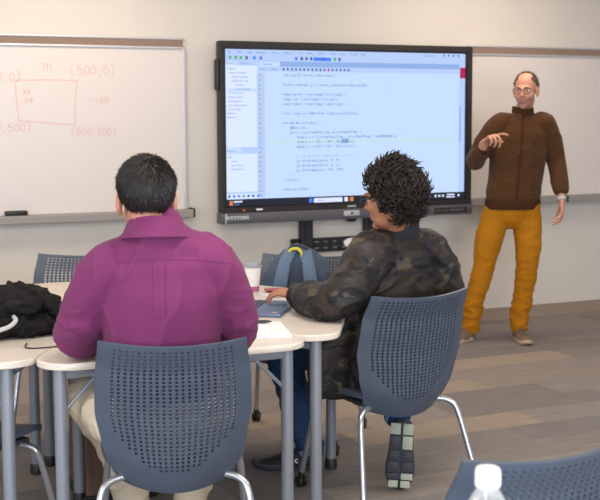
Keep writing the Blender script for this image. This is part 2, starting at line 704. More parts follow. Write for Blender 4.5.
id4 = wallM(0, 0, 0.0158)
hw.stroke([(-1.905, 1.735), (-1.70, 1.741), (-1.526, 1.738)], id4, 0.007)
hw.stroke([(-1.526, 1.738), (-1.54, 1.6), (-1.545, 1.463)], id4, 0.007)
hw.stroke([(-1.545, 1.463), (-1.72, 1.478), (-1.891, 1.492)], id4, 0.007)
hw.stroke([(-1.891, 1.492), (-1.90, 1.60), (-1.908, 1.732)], id4, 0.007)
write('(0,0)', -2.06, 1.735, 0.052)
write('111', -1.745, 1.798, 0.04, 0.55)
write('(500,0)', -1.575, 1.772, 0.058)
write('-100', -1.45, 1.597, 0.04)
write('(0,500)', -2.07, 1.425, 0.05)
write('(500,500)', -1.575, 1.398, 0.044)
write('xy', -1.86, 1.655, 0.035)
write('ya', -1.855, 1.605, 0.035)
# ------------------------------------------------------------------ whiteboards
def whiteboard(name, label, u0, u1, z0, z1, right_cap, ink=None):
    t = wall_thing(name, label, 'whiteboard', group=None)
    mb = ink or MB()
    mb.mi = 0
    mb.box(((u0 + u1) / 2, -0.008, (z0 + z1) / 2), (u1 - u0, 0.014, z1 - z0))
    mb.build('writing_surface', ['board', 'ink'], t, smooth=False, recalc=False)
    mb = MB()
    for (a, b, c, d) in ((u0, u1, z1 - 0.07, z1 - 0.056), (u0, u1, z1 - 0.012, z1), (u1 - 0.018, u1, z0, z1 - 0.056), (u0, u0 + 0.018, z0, z1 - 0.056)):
        mb.box(((a + b) / 2, -0.014, (c + d) / 2), (b - a, 0.026, d - c), 0.003)
    mb.build('frame', 'alu', t, smooth=False)
    mb = MB()
    mb.box(((u0 + u1) / 2 - 0.006, -0.013, z1 - 0.034), (u1 - u0 - 0.014, 0.02, 0.046), 0.002)
    mb.build('map_rail', 'cork', t, smooth=False)
    mb = MB()
    mb.box(((u0 + u1) / 2 + 0.01, -0.045, z0 - 0.008), (u1 - u0 + 0.02, 0.09, 0.014), 0.003)
    mb.box(((u0 + u1) / 2 + 0.01, -0.087, z0 - 0.028), (u1 - u0 + 0.02, 0.008, 0.046), 0.003)
    mb.build('marker_tray', 'tray', t, smooth=False)
    if right_cap:
        mb = MB()
        mb.box((u1 + 0.026, -0.045, z0 - 0.022), (0.014, 0.094, 0.06), 0.004)
        mb.build('tray_end_cap', 'bezel', t, smooth=False)
    return t


lb = whiteboard('whiteboard', 'wide whiteboard left of the large screen with faint red handwriting', -4.1, -0.818, 0.915, 2.0135, True, hw)
whiteboard('whiteboard', 'whiteboard on the wall behind the man in brown sweater, right of the screen', 1.318, 3.8, 0.915, 2.0135, False)


# eraser on the tray
er = wall_thing('whiteboard_eraser', 'black whiteboard eraser lying on the tray of the left whiteboard', 'eraser', -1.93, 0.915)
mb = MB()
mb.box((0, -0.045, 0.0155), (0.135, 0.05, 0.026), 0.006)
mb.build('grip', 'black', er)
mb = MB()
mb.box((0, -0.045, 0.003), (0.13, 0.047, 0.006), 0.001)
mb.build('felt_pad', 'bezel', er)

# ------------------------------------------------------------------ the interactive display
tv = wall_thing('interactive_display', 'large interactive display on the wall showing program code', 'screen')
T0, T1, TB, TT, TO = -0.615, 1.297, 0.884, 1.998, 0.12
X0, X1, Z0, Z1 = -0.589, 1.253, 0.9205, 1.958
mb = MB()
mb.box(((T0 + T1) / 2, -0.075, (TB + TT) / 2), (T1 - T0, 0.06, TT - TB), 0.006)
mb.build('housing', 'black', tv)
mb = MB()
for (a, b, c, d) in ((T0, T1, Z1, TT), (T0, T1, TB, Z0), (T0, X0, Z0, Z1), (X1, T1, Z0, Z1)):
    mb.box(((a + b) / 2, -0.111, (c + d) / 2), (b - a, 0.018, d - c), 0.002)
mb.build('bezel', 'bezel', tv, smooth=False)
mb = MB()
for (a, b, c, d) in ((X0 - .002, X1 + .002, Z1 - .012, Z1 + .002), (X0 - .002, X1 + .002, Z0 - .002, Z0 + .008), (X0 - .002, X0 + .01, Z0, Z1), (X1 - .01, X1 + .002, Z0, Z1)):
    mb.box(((a + b) / 2, -0.113, (c + d) / 2), (b - a, 0.016, d - c))
mb.build('inner_rim', 'bezel_in', tv, smooth=False)
mb = MB()
mb.box(((T0 + T1) / 2, -0.085, 0.848), (T1 - T0 + 0.012, 0.09, 0.07), 0.006)
bar = mb.build('toolbar_housing', 'bar', tv)
mb = MB()
mb.box((T0 + 0.026, -0.131, 0.848), (0.012, 0.004, 0.066), 0.001)
mb.build('silver_edge', 'barlight', bar)
mb = MB()
mb.box((-0.51, -0.132, 0.851), (0.165, 0.006, 0.024), 0.0025)
mb.mi = 1
for i in range(4):
    mb.box((-0.565 + i * 0.024, -0.1357, 0.851), (0.01, 0.002, 0.01))
mb.build('button_panel', ['barlight', 'bezel'], bar)
mb = MB()
mb.box((0.33, -0.132, 0.853), (0.12, 0.006, 0.036), 0.0028)
mb.mi = 1
mb.box((0.33, -0.1357, 0.853), (0.016, 0.002, 0.016))
mb.build('power_button', ['barlight', 'bezel'], bar)
mb = MB()
mb.box((1.12, -0.131, 0.846), (0.27, 0.004, 0.036), 0.001)
mb.mi = 1
for i in range(4):
    mb.box((1.0 + i * 0.028, -0.1335, 0.846), (0.018, 0.002, 0.026))
mb.mi = 2
mb.box((1.17, -0.1335, 0.846), (0.12, 0.002, 0.016))
mb.mi = 3
for i in range(4):
    mb.box((1.0 + i * 0.028, -0.135, 0.846), (0.006, 0.002, 0.006))
mb.build('port_panel', ['bezel', 'black', 'bar', mat('port_gold', (196, 168, 110), 0.4)], bar)
mb = MB()
for i in range(4):
    mb.box((0.31 + i * 0.017, -0.1205, 0.9), (0.012, 0.002, 0.014))
mb.build('maker_badge', 'barlight', tv)
mb = MB()
mb.box((T0 - 0.012, -0.09, 1.78), (0.024, 0.05, 0.2), 0.008)
mb.build('pen_holder', 'black', tv)
mb = MB()
mb.box((-0.43, -0.122, 0.9), (0.12, 0.004, 0.008))
mb.mi = 1
mb.box((-0.46, -0.1245, 0.9), (0.018, 0.003, 0.01))
mb.mi = 2
mb.box((-0.35, -0.1245, 0.902), (0.045, 0.003, 0.012))
mb.build('stylus_rest', ['black', mat('red_led', (214, 90, 70), 0.4), 'white'], tv)
mb = MB()
mb.ell((0.345, -0.1, 0.803), (0.04, 0.02, 0.014))
mb.build('camera_pod', 'black', tv)

# what the screen shows
em = lambda n, c, s=1.0: mat(n, c, 0.5, emit=s * 1.12)
E_bg = em('ui_editor', (192, 214, 250))
E_side = em('ui_sidebar', (212, 226, 252))
E_bar = em('ui_toolbar', (178, 200, 240))
E_tab = em('ui_tabs', (140, 172, 224))
E_tab2 = em('ui_tab_light', (194, 214, 248))
E_gut = em('ui_gutter', (178, 198, 236))
E_txt = em('ui_text', (84, 100, 158))
E_txt2 = em('ui_text_strong', (58, 72, 120))
E_str = em('ui_text_string', (132, 164, 172))
E_cm = em('ui_text_comment', (150, 166, 200))
E_hl = em('ui_line_highlight', (188, 218, 232))
E_sel = em('ui_selection', (132, 170, 200))
E_task = em('ui_taskbar', (44, 46, 58))
E_wh = em('ui_white', (216, 226, 250))
E_blue = em('ui_blue', (74, 128, 236))
E_red = em('ui_red', (176, 44, 92))
E_or = em('ui_orange', (220, 130, 70))
E_gr = em('ui_green', (96, 168, 120))
UI = [E_bg, E_side, E_bar, E_tab, E_tab2, E_gut, E_hl, E_sel, E_task, E_wh, E_blue, E_red, E_or, E_gr, E_txt]
mb = MB()


def uq(i, a, b, c, d, lay=0):
    mb.mi = i
    y = -(0.1075 + 0.0004 * lay)
    mb.face([(a, y, c), (b, y, c), (b, y, d), (a, y, d)])


SX0, SX1, SZ0, SZ1 = X0 + .008, X1 - .008, Z0 + .006, Z1 - .01
uq(0, SX0, SX1, SZ0, SZ1)
uq(2, SX0, SX1, 1.872, SZ1, 1)                 # menus and toolbar
uq(3, -0.345, SX1 - .05, 1.838, 1.872, 1)      # tab strip
uq(2, -0.345, SX1 - .05, 1.806, 1.838, 1)      # editor tool row
uq(4, -0.34, -0.19, 1.838, 1.870, 2)           # active tab
uq(1, SX0, -0.355, 0.975, 1.872, 1)            # project tree
uq(2, SX0, -0.355, 1.842, 1.872, 2)
uq(4, SX0, -0.50, 1.842, 1.868, 3)
uq(2, SX0, -0.355, 1.270, 1.312, 2)
uq(4, SX0, -0.47, 1.275, 1.308, 3)
uq(2, SX0, -0.355, 1.008, 1.02, 2)
uq(4, SX0 + .02, -0.36, 1.672, 1.694, 2)       # selected row
uq(5, -0.355, -0.30, 0.975, 1.80, 1)           # line numbers
uq(4, -0.30, -0.295, 0.975, 1.80, 2)
uq(6, -0.27, 1.19, 1.330, 1.362, 1)            # current line
uq(7, 0.262, 0.318, 1.331, 1.361, 2)
uq(4, 0.83, 0.834, 0.975, 1.80, 1)             # margin line
uq(2, 1.195, SX1, 0.975, SZ1, 1)
uq(3, 1.198, 1.21, 1.32, 1.58, 2)
uq(11, 1.20, SX1, 1.775, 1.85, 3)
uq(10, -0.10 + .155, 0.185, 1.879, 1.902, 3)   # memory gauge
uq(8, SX0, SX1, SZ0, 0.972, 4)                 # taskbar
uq(9, 0.055, 0.27, 0.932, 0.963, 5)
uq(10, 0.018, 0.046, 0.934, 0.962, 5)
uq(9, 0.285, 0.312, 0.934, 0.962, 5)
uq(12, 0.328, 0.355, 0.934, 0.962, 5)
uq(12, -0.555, -0.532, 0.932, 0.962, 5)
uq(9, -0.525, -0.465, 0.951, 0.961, 5)
uq(14, -0.525, -0.485, 0.934, 0.944, 5)
uq(11, SX0, SX0 + .006, 1.78, 1.87, 4)
for i, (xx, c) in enumerate(((.95, 9), (1.0, 9), (1.03, 9), (1.06, 9), (1.19, 9))):
    uq(c, xx, xx + .016, 0.94, 0.956, 5)
uq(9, 1.10, 1.165, 0.95, 0.96, 5)
uq(9, 1.095, 1.165, 0.934, 0.943, 5)
rr = random.Random(2)
for i in range(17):                             # toolbar icons
    xx = -0.55 + [0, .04, .075, .115, .17, .215, .47, .51, .545, .58, .625, .67, .755, .79, .40, .9, .95][i]
    if i in (14, 15, 16):
        continue
    c = rr.choice([13, 10, 14, 12, 14, 10])
    uq(c, xx, xx + .018, 1.882, 1.903, 3)
for i in range(17):
    uq(14 if i != 11 else 11, -0.17 + i * .03, -0.157 + i * .03, 1.813, 1.829, 3)
for i in range(7):
    uq([14, 10, 10, 13, 14, 14, 10][i], -0.565 + i * .034, -0.548 + i * .034, 0.984, 1.0, 3)
for i in range(4):
    uq(14, 1.06 + i * .04, 1.072 + i * .04, 1.925, 1.938, 3)
tx = mb
K0 = len(UI)
UI += [E_txt, E_txt2, E_str, E_cm]
LH = 0.0388
code = [(0, 0, 'root.getChildren().add(canvas);'), (2, 0, 'GraphicsContext gc = canvas.getGraphicsContext2D();'),
        (4, 0, 'Image earth = new Image("earth.png");'), (5, 0, 'Image sun = new Image("sun.png");'), (6, 0, 'Image space = new Image("space.png");'),
        (8, 0, 'final long startNanoTime = System.nanoTime();'), (10, 0, 'new AnimationTimer() {'), (11, 4, '@Override'),
        (12, 4, 'public void handle(long currentNanoTime) {'), (13, 8, 'double t = (currentNanoTime - startNanoTime) / 1000000000.0;'),
        (14, 8, 'double x = 232 + 128 * Math.cos(t);'), (15, 8, 'double y = 232 + 128 * Math.sin(t);'), (17, 8, '// background image clears canvas'),
        (18, 8, 'gc.drawImage(space, 0, 0);'), (19, 8, 'gc.drawImage(earth, x, y);'), (20, 8, 'gc.drawImage(sun, 196, 196);'), (21, 4, '}'), (22, 0, '}.start();'), (24, 0, 'theStage.show();')]
PT = 0.01275
for ln, ind, s in code:
    tx.mi = K0 + (3 if s.startswith('//') else 0)
    tx.glyphs(s, wallM(-0.172 + ind * PT, 1.776 - 0.0315 * ln, 0.1095), 0.0245, PT)
tx.mi = K0 + 1
tx.glyphs('handle', wallM(-0.172 + 16 * PT, 1.776 - 0.0315 * 12, 0.1098), 0.025, PT)
tx.mi = K0
xx = -0.555
for wd in ('File', 'Edit', 'View', 'Navigate', 'Source', 'Refactor', 'Run', 'Debug', 'Profile', 'Team', 'Tools', 'Window', 'Help'):
    tx.glyphs(wd, wallM(xx, 1.922, 0.1095), 0.017)
    xx += 0.011 * len(wd) + 0.022
rows = [(0, 'Projects'), (0.015, 'Source Packages'), (.035, 'default package'), (.035, 'application code'), (.06, 'Main.java'), (.06, 'Controller.java'), (.01, 'Test Packages'),
        (.01, 'Other Sources'), (.01, 'Dependencies'), (.01, 'Java Dependencies'), (.01, 'Project Files'), (0, 'Libraries'), (0, 'Resources')]
for i, (dx, s) in enumerate(rows):
    tx.glyphs(s, wallM(-0.565 + dx, 1.816 - 0.0262 * i, 0.1095), 0.0165)
for i, (dx, s) in enumerate([(0, 'Main'), (.02, 'main()'), (.02, 'start(Stage)'), (.02, 'handle(long)')]):
    tx.glyphs(s, wallM(-0.56 + dx, 1.243 - 0.0262 * i, 0.1095), 0.0165)
for i in range(26):
    tx.glyphs(str(28 + i), wallM(-0.343, 1.776 - 0.0315 * i, 0.1095), 0.016)
tx.glyphs('Projects', wallM(-0.57, 1.85, 0.1095), 0.0165)
tx.glyphs('Services', wallM(-0.47, 1.85, 0.1095), 0.0165)
tx.glyphs('Main.java', wallM(-0.31, 1.848, 0.1098), 0.0165)
tx.glyphs('Source', wallM(-0.34, 1.815, 0.1098), 0.016)
tx.glyphs('History', wallM(-0.255, 1.815, 0.1098), 0.016)
tx.glyphs('Navigator', wallM(-0.57, 1.284, 0.1098), 0.0165)
tx.glyphs('Search', wallM(0.085, 0.941, 0.11), 0.015)
tx.glyphs('Search (Ctrl+I)', wallM(0.9, 1.922, 0.1095), 0.015)
tx.glyphs('x', wallM(0.60, 1.70, 0.1095), 0.02)
tx.build('screen', UI, tv, smooth=False, recalc=False)

# wall bracket under the display
br = wall_thing('display_bracket', 'black steel wall bracket with two uprights below the large screen', 'bracket')
for u in (0.024, 0.515):
    mb = MB()
    mb.box((u, -0.045, 0.596), (0.088, 0.05, 0.43), 0.004)
    mb.box((u, -0.072, 0.596), (0.03, 0.006, 0.43))
    mb.build('upright', 'mount', br, smooth=False)
mb = MB()
for (z, hh) in ((0.672, 0.022), (0.596, 0.022), (0.634, 0.03)):
    mb.box((0.29, -0.028, z), (0.74, 0.02, hh), 0.002)
for i in range(11):
    uu = -0.06 + i * 0.07
    mb.box((uu, -0.028, 0.634), (0.028, 0.02, 0.095), 0.002)
mb.build('crossbar', 'mount', br, smooth=False)
mb = MB()
mb.lathe([(0.062, 0), (0.062, 0.006), (0.05, 0.01)], seg=32)
o = mb.build('white_plate', 'white', br)
o.rotation_euler = (PI / 2, 0, 0)
o.scale = (1, 0.55, 1)
o.location = (0.375, -0.04, 0.64)

# ------------------------------------------------------------------ the hexagon of wedge tables
HC = (-2.13, 2.81)
HR = 1.10
TH = 0.737


def hexc(k):
    a = math.radians(60 * k)
    return (HC[0] + HR * math.cos(a), HC[1] + HR * math.sin(a))


def rounded(poly, radii, n=8):
    out = []
    m = len(poly)
    for i, p in enumerate(poly):
        p = V(p); a = V(poly[i - 1]); b = V(poly[(i + 1) % m])
        da, db = (a - p).normalized(), (b - p).normalized()
        ang = da.angle(db)
        r = radii[i]
        d = r / math.tan(ang / 2)
        c = p + (da + db).normalized() * (r / math.sin(ang / 2))
        s, e = p + da * d - c, p + db * d - c
        a0 = math.atan2(s.y, s.x)
        a1 = math.atan2(e.y, e.x)
        while a1 - a0 > PI: a1 -= 2 * PI
        while a1 - a0 < -PI: a1 += 2 * PI
        for k in range(n + 1):
            t = a0 + (a1 - a0) * k / n
            out.append(c + V((math.cos(t), math.sin(t))) * r)
    return out


def wedge_table(label, k0, legs=None, flip=False):
    """one wedge of the hexagon; corners hexc(k0), hexc(k0+1) and the centre"""
    cs = [V(hexc(k0)), V(hexc(k0 + 1)), V(HC)]
    cen = sum(cs, V((0, 0))) / 3
    cs = [c + (cen - c).normalized() * 0.006 for c in cs]
    W2 = lambda q: WP(q[0], q[1])
    org = W2(cen)
    t = thing('wedge_table', label, 'table', org, 0, 'wedge tables pushed together into a hexagon')
    poly = rounded([tuple(c) for c in cs], (0.11, 0.11, 0.09))
    pw = [W2(q) - org for q in poly]
    if (pw[1] - pw[0]).cross(pw[2] - pw[1]).z < 0:
        pw = pw[::-1]
    mb = MB()
    n = len(pw)
    rings = []
    for (z, ins) in ((TH - 0.023, 0.003), (TH - 0.020, 0.0), (TH - 0.004, 0.0), (TH, 0.004)):
        rings.append([V((p.x, p.y, z)) - V((p.x, p.y, 0)).normalized() * ins for p in pw])
    mb.loft(rings)
    mb.build('tabletop', 'table', t, angle=40)
    pts = legs or [c + (cen - c).normalized() * 0.17 for c in cs]
    mb = MB()
    lp = [W2(p) - org for p in pts]
    for a, b in ((0, 1), (1, 2), (2, 0)):
        A, B = lp[a], lp[b]
        mb.limb([(A + V((0, 0, TH - 0.05)), 0.016), (B + V((0, 0, TH - 0.05)), 0.016)], seg=8, rnd=False, sub=1)
    mb.build('under_frame', 'tleg', t)
    for i, p in enumerate(lp):
        mb = MB()
        mb.lathe([(0.0215, 0.045), (0.0215, TH - 0.024)], (p.x, p.y, 0), 24)
        lg = mb.build('leg', 'tleg', t)
        mb = MB()
        mb.lathe([(0.023, 0.0), (0.027, 0.004), (0.027, 0.028), (0.023, 0.046)], (p.x, p.y, 0), 20)
        mb.build('glide', 'black', lg)
        if i < 2:
            q = lp[(i + 1) % 2]
            d = (q - p).normalized()
            mb = MB()
            mb.limb([(p + d * 0.02 + V((0, 0, TH - 0.16)), 0.007), (p + d * 0.13 + V((0, 0, TH - 0.05)), 0.007)], seg=8, sub=1)
            mb.build('brace', 'tleg', t)
    return t


wedge_table('pale wedge-shaped table in front of the man in purple shirt', 1)
wedge_table('pale wedge-shaped table under the elbow and laptop of the man in camouflage jacket', 0)
wedge_table('pale wedge-shaped table under the crumpled black jacket at the left edge', 2)
wedge_table('pale wedge-shaped table with the paper coffee cup, in front of the blue backpack', 5)
wedge_table('pale wedge-shaped table at the empty chair beyond the man in purple', 4,
            [V(hexc(4)) + V((0.12, 0.12)), V(hexc(5)) + V((-0.12, 0.12)), V((-2.27, 2.335))])
wedge_table('pale wedge-shaped table at the far left beyond the black jacket', 3,
            [V(hexc(3)) + V((0.17, -0.03)), V(hexc(4)) + V((-0.06, 0.2)), V((-2.35, 2.43))])

cc = WP(*HC)
pc = thing('utility_column', 'brown wood-grain column under the middle of the hexagon of tables', 'column', cc, PSI)
mb = MB()
mb.box((0, 0, 0.345), (0.27, 0.27, 0.62), 0.004)
mb.build('wood_body', 'wood', pc, smooth=False)
mb = MB()
mb.box((0, 0, 0.018), (0.29, 0.29, 0.035), 0.004)
mb.build('plinth', 'black', pc, smooth=False)


# ------------------------------------------------------------------ chairs
def interp(tab, t):
    for (a, x), (b, y) in zip(tab[:-1], tab[1:]):
        if t <= b:
            k = (t - a) / (b - a)
            k = k * k * (3 - 2 * k) * 0.5 + k * 0.5
            return x + (y - x) * k
    return tab[-1][1]


def back_point(s, t):
    """s -1..1 across, t 0..1 up the back shell"""
    hwid = interp([(0, 0.174), (0.10, 0.194), (0.3, 0.222), (0.52, 0.240), (0.75, 0.237), (1, 0.222)], t)
    y = interp([(0, -0.175), (0.06, -0.192), (0.2, -0.212), (0.5, -0.222), (0.8, -0.246), (1, -0.285)], t)
    z = 0.352 + 0.49 * t
    z += (1 - t) ** 2 * 0.034 * s * s - 0.013 * (1 - s * s) * t ** 5 + 0.004 * t * s * s
    y += (0.062 - 0.02 * t) * s * s
    return V((s * hwid, y, z))


def make_chair(label):
    t = thing('stacking_chair', label, 'chair', group='perforated-back chairs around the tables')
    mb = MB()
    bm = mb.bm
    NC, NR = 20, 31                      # cells with holes
    smar, t0, t1 = 0.815, 0.15, 0.972
    gs = [-1, -0.96] + [-smar + 2 * smar * i / NC for i in range(NC + 1)] + [0.96, 1]
    gt = [0, 0.035, 0.075, 0.115] + [t0 + (t1 - t0) * j / NR for j in range(NR + 1)] + [0.988, 1]
    gv = {}

    def vert(i, j):
        if (i, j) not in gv:
            gv[(i, j)] = bm.verts.new(back_point(gs[i], gt[j]))
        return gv[(i, j)]
    for i in range(len(gs) - 1):
        for j in range(len(gt) - 1):
            c = [vert(i, j), vert(i + 1, j), vert(i + 1, j + 1), vert(i, j + 1)]
            sm, tm = (gs[i] + gs[i + 1]) / 2, (gt[j] + gt[j + 1]) / 2
            inside = 2 <= i < len(gs) - 3 and 4 <= j < len(gt) - 3
            lowlim = t0 + 0.27 * (abs(sm) / smar) ** 2.4
            if inside and tm > lowlim:
                ds, dt = gs[i + 1] - gs[i], gt[j + 1] - gt[j]
                o8 = []
                for k in range(8):
                    a = math.radians(-135 - 22.5 + 45 * k + 0)
                    o8.append(bm.verts.new(back_point(sm + math.cos(a) * ds * 0.27, tm + math.sin(a) * dt * 0.35)))
                for k in range(4):
                    bm.faces.new((c[k], c[(k + 1) % 4], o8[(2 * k + 2) % 8], o8[2 * k + 1]))
                    bm.faces.new((c[k], o8[2 * k + 1], o8[2 * k]))
            else:
                bm.faces.new(c)
    bm.normal_update()
    bmesh.ops.recalc_face_normals(bm, faces=bm.faces)
    # give the shell its thickness
    geo = bmesh.ops.solidify(bm, geom=bm.faces[:], thickness=0.010)
    mb.build('backrest', 'chair', t, angle=50)
    # seat shell
    mb = MB()
    rows = []
    for j in range(13):
        v = j / 12
        y = -0.135 + 0.375 * v
        hwid = 0.205 + 0.03 * math.sin(PI * min(1, v * 1.1)) - 0.05 * max(0, v - 0.85) / 0.15
        zz = 0.435 + 0.012 * v - 0.03 * max(0, v - 0.8) / 0.2
        rows.append((y, hwid, zz))
    rings = []
    for y, hwid, zz in rows:
        r = []
        for k in range(15):
            s = -1 + 2 * k / 14
            r.append(V((s * hwid, y, zz + 0.02 * s * s + 0.004)))
        for k in range(14, -1, -1):
            s = -1 + 2 * k / 14
            r.append(V((s * hwid * 0.985, y, zz + 0.02 * s * s - 0.018)))
        rings.append(r)
    mb.loft(rings)
    mb.build('seat', 'chair', t, angle=50)
    mb = MB()
    mb.box((0, 0.02, 0.403), (0.34, 0.30, 0.02), 0.006)
    for s in (-1, 1):
        mb.limb([((0, -0.08, 0.402), 0.03), ((s * 0.12, -0.10, 0.40), 0.02)], seg=8, sub=1)
    mb.build('seat_support', 'chair_dark', t)
    for s in (-1, 1):
        for f in (-1, 1):
            if f < 0:
                pts = [(s * 0.06, -0.10, 0.40), (s * 0.15, -0.13, 0.398), (s * 0.205, -0.155, 0.385), (s * 0.228, -0.18, 0.345), (s * 0.25, -0.225, 0.2), (s * 0.27, -0.268, 0.055)]
            else:
                pts = [(s * 0.06, 0.10, 0.40), (s * 0.15, 0.13, 0.398), (s * 0.205, 0.15, 0.385), (s * 0.222, 0.165, 0.345), (s * 0.236, 0.20, 0.2), (s * 0.25, 0.235, 0.055)]
            mb = MB()
            mb.limb([(p, 0.0115) for p in pts], seg=12, sub=5, rnd=False)
            lg = mb.build('leg', 'chrome', t)
            e = V(pts[-1])
            mb = MB()
            for q in (-1, 1):
                rings = []
                for (dx, r) in ((-0.008, 0.021), (-0.004, 0.025), (0.004, 0.025), (0.008, 0.021)):
                    rings.append([V((e.x + q * 0.011 + dx, e.y + 0.025 * math.cos(2 * PI * k / 20) * r / 0.025, 0.025 + r * math.sin(2 * PI * k / 20))) for k in range(20)])
                mb.loft(rings)
            mb.lathe([(0.009, 0.03), (0.013, 0.045), (0.013, 0.065), (0.009, 0.07)], (e.x, e.y, 0), 12)
            mb.build('caster', 'black', lg)
    return t


ch0 = make_chair('slate-grey perforated chair the man in purple shirt sits on')
ch0.location = (-0.408, 3.773, 0)
ch0.rotation_euler = (0, 0, 0.11)
dup(ch0, (0.335, 4.70, 0), 0.52, 'slate-grey perforated chair the man in camouflage jacket sits on')
dup(ch0, (-0.03, 5.53, 0), 2.88, 'perforated chair holding the blue backpack, facing the camera')
dup(ch0, (-1.07, 5.60, 0), PI - 0.03, 'empty perforated chair beyond the black jacket, facing the camera')
dup(ch0, (-1.17, 4.0, 0), -0.617, 'chair mostly cut off by the left edge, pushed under the table with the black jacket')
NEAR = V((0.52 - 0.27 * 0.47, 2.325 + 0.27 * 0.88, 0))
dup(ch0, NEAR, 0.49, 'close perforated chair at the bottom right behind the bottle')

# ------------------------------------------------------------------ things on the tables
# laptop
lp = thing('laptop', 'open navy laptop under the hand of the man in camouflage jacket', 'laptop', (-0.165, 4.75, TH), math.radians(81))
# local: x along the keyboard, -y towards the user
mb = MB()
mb.box((0, 0, 0.0085), (0.34, 0.235, 0.015), 0.005)
base = mb.build('base', 'laptop', lp)
mb = MB()
for r in range(5):
    for c in range(14):
        mb.box((-0.147 + c * 0.0226, 0.085 - r * 0.0205, 0.0168), (0.0185, 0.0165, 0.002), 0.0006, seg=1)
mb.build('keyboard', 'keys', base, smooth=False)
mb = MB()
mb.box((0, -0.068, 0.0163), (0.12, 0.075, 0.001))
mb.build('touchpad', 'bag', base, smooth=False)
mb = MB()
mb.box((-0.145, -0.09, 0.0163), (0.02, 0.022, 0.001))
mb.build('sticker', 'sticker', base, smooth=False)
mb = MB()
hm = Matrix.Translation((0, 0.116, 0.018)) @ Matrix.Rotation(math.radians(-14), 4, 'X')
mb.box((0, 0.004, 0.108), (0.34, 0.008, 0.215), 0.003, m=hm)
lid = mb.build('lid', 'laptop', lp)
mb = MB()
mb.box((0, -0.0006, 0.11), (0.325, 0.001, 0.195), m=hm)
mb.build('display', E_side, lid, smooth=False)

# writing pad and pen
pd = thing('writing_pad', 'white pad of paper on the table right of the man in purple', 'paper', (-0.16, 4.26, TH), 0.16)
mb = MB()
for i in range(4):
    mb.box((random.uniform(-.002, .002), random.uniform(-.002, .002), 0.0018 + i * 0.0032), (0.22, 0.28, 0.0028), 0.0006, seg=1)
mb.build('sheets', 'paper', pd, smooth=False)
pn = thing('pen', 'black ballpoint pen lying on the white pad', 'pen', (-0.165, 4.36, TH + 0.0205), 0.1)
mb = MB()
mb.limb([((-0.07, 0, 0), 0.003), ((-0.055, 0, 0), 0.006), ((0.04, 0, 0), 0.006), ((0.05, 0, 0), 0.004), ((0.06, 0, 0), 0.0015)], seg=12, sub=1)
mb.build('barrel', 'black', pn)
mb = MB()
mb.box((-0.045, 0.0, 0.0075), (0.04, 0.003, 0.002))
mb.build('clip', 'bezel', pn)
ps = thing('loose_paper', 'loose white sheets on the table beyond the laptop', 'paper', (-0.07, 5.19, TH), 0.35)
mb = MB()
for i in range(2):
    mb.box((i * 0.006, i * -0.008, 0.0012 + 0.0022 * i), (0.2, 0.15, 0.002), m=Matrix.Rotation(0.05 * i, 4, 'Z'))
mb.build('sheets', 'paper', ps, smooth=False)
ph = thing('phone', 'dark red pocket notebook lying on the loose white sheets', 'notebook', (-0.1, 5.24, TH + 0.005), 0.15)
mb = MB()
mb.box((0, 0, 0.005), (0.11, 0.07, 0.01), 0.002)
mb.build('cover', 'red', ph)
ph.name = 'pocket_notebook'
mb = MB()
mb.box((0.004, -0.0006, 0.005), (0.106, 0.0705, 0.006))
mb.build('pages', 'bezel', ph, smooth=False)

# coffee cup
cu = thing('coffee_cup', 'white paper coffee cup with grey lid and magenta band behind the purple shoulder', 'cup', (-0.214, 5.28, TH))
mb = MB()
mb.lathe([(0.029, 0.0), (0.030, 0.001), (0.0415, 0.108), (0.0425, 0.112), (0.040, 0.112), (0.029, 0.004)], seg=40)
body = mb.build('cup_body', 'cup', cu)
mb = MB()
mb.lathe([(0.0305, 0.002), (0.0308, 0.002), (0.0332, 0.025), (0.0329, 0.025)], seg=40)
mb.build('magenta_band', 'magenta', body)
mb = MB()
mb.lathe([(0.0435, 0.108), (0.045, 0.110), (0.045, 0.116), (0.041, 0.118), (0.040, 0.130), (0.037, 0.132), (0.034, 0.128), (0.01, 0.127)], seg=40)
mb.build('lid', 'cuplid', cu)

# cable on the left table
mb = MB()
pts = [(-0.935, 4.04), (-0.925, 3.975), (-0.90, 3.955), (-0.86, 3.965), (-0.80, 4.0), (-0.76, 4.06), (-0.74, 4.15)]
mb.limb([((x, y, 0.0028), 0.0026) for x, y in [(a[0] + 0.9, a[1] - 4.0) for a in pts]], seg=8, sub=5)
o = mb.build('charging_cable', 'black')
o.location = (-0.9, 4.0, TH)
tag(o, 'thin black cable curling over the table beside the black jacket', 'cable')

# crumpled black jacket
jk = thing('crumpled_jacket', 'crumpled black jacket heaped on the table at the left edge', 'jacket', (-1.06, 4.25, TH))
mb = MB()
jr = random.Random(9)
for (x, y, z, a, b, c) in ((-0.05, 0, 0.06, .24, .17, .085), (0.03, 0.03, 0.12, .13, .12, .10), (-0.14, 0.0, 0.1, .12, .14, .09), (0.12, 0.03, 0.06, .085, .12, .07), (0.10, 0.06, 0.13, .07, .07, .05)):
    mb.ell((x, y, z), (a, b, c))
for i in range(16):
    a = jr.uniform(0, 2 * PI)
    x, y = 0.15 * math.cos(a) * jr.random() - 0.01, -0.08 + 0.1 * jr.random()
    z = 0.07 + 0.1 * jr.random()
    pts = []
    dx, dy, dz = jr.uniform(-.06, .06), jr.uniform(-.05, .03), jr.uniform(-.05, .05)
    for k in range(4):
        pts.append(((x + dx * k * .7 + jr.uniform(-.02, .02), y + dy * k * .5 - 0.04 * math.sin(k), max(0.03, z + dz * k * .5)), jr.uniform(.018, .034)))
    mb.limb(pts, seg=10, sub=3)
me = remesh(mb, 0.006, 2)
displace(me, folds(0.020, 11, (1, 1, 1), 2.0))
displace(me, folds(0.012, 22, (1, .7, 1.3), 6.0))
me.transform(Matrix.Diagonal((1.06, 1, 0.76, 1)))
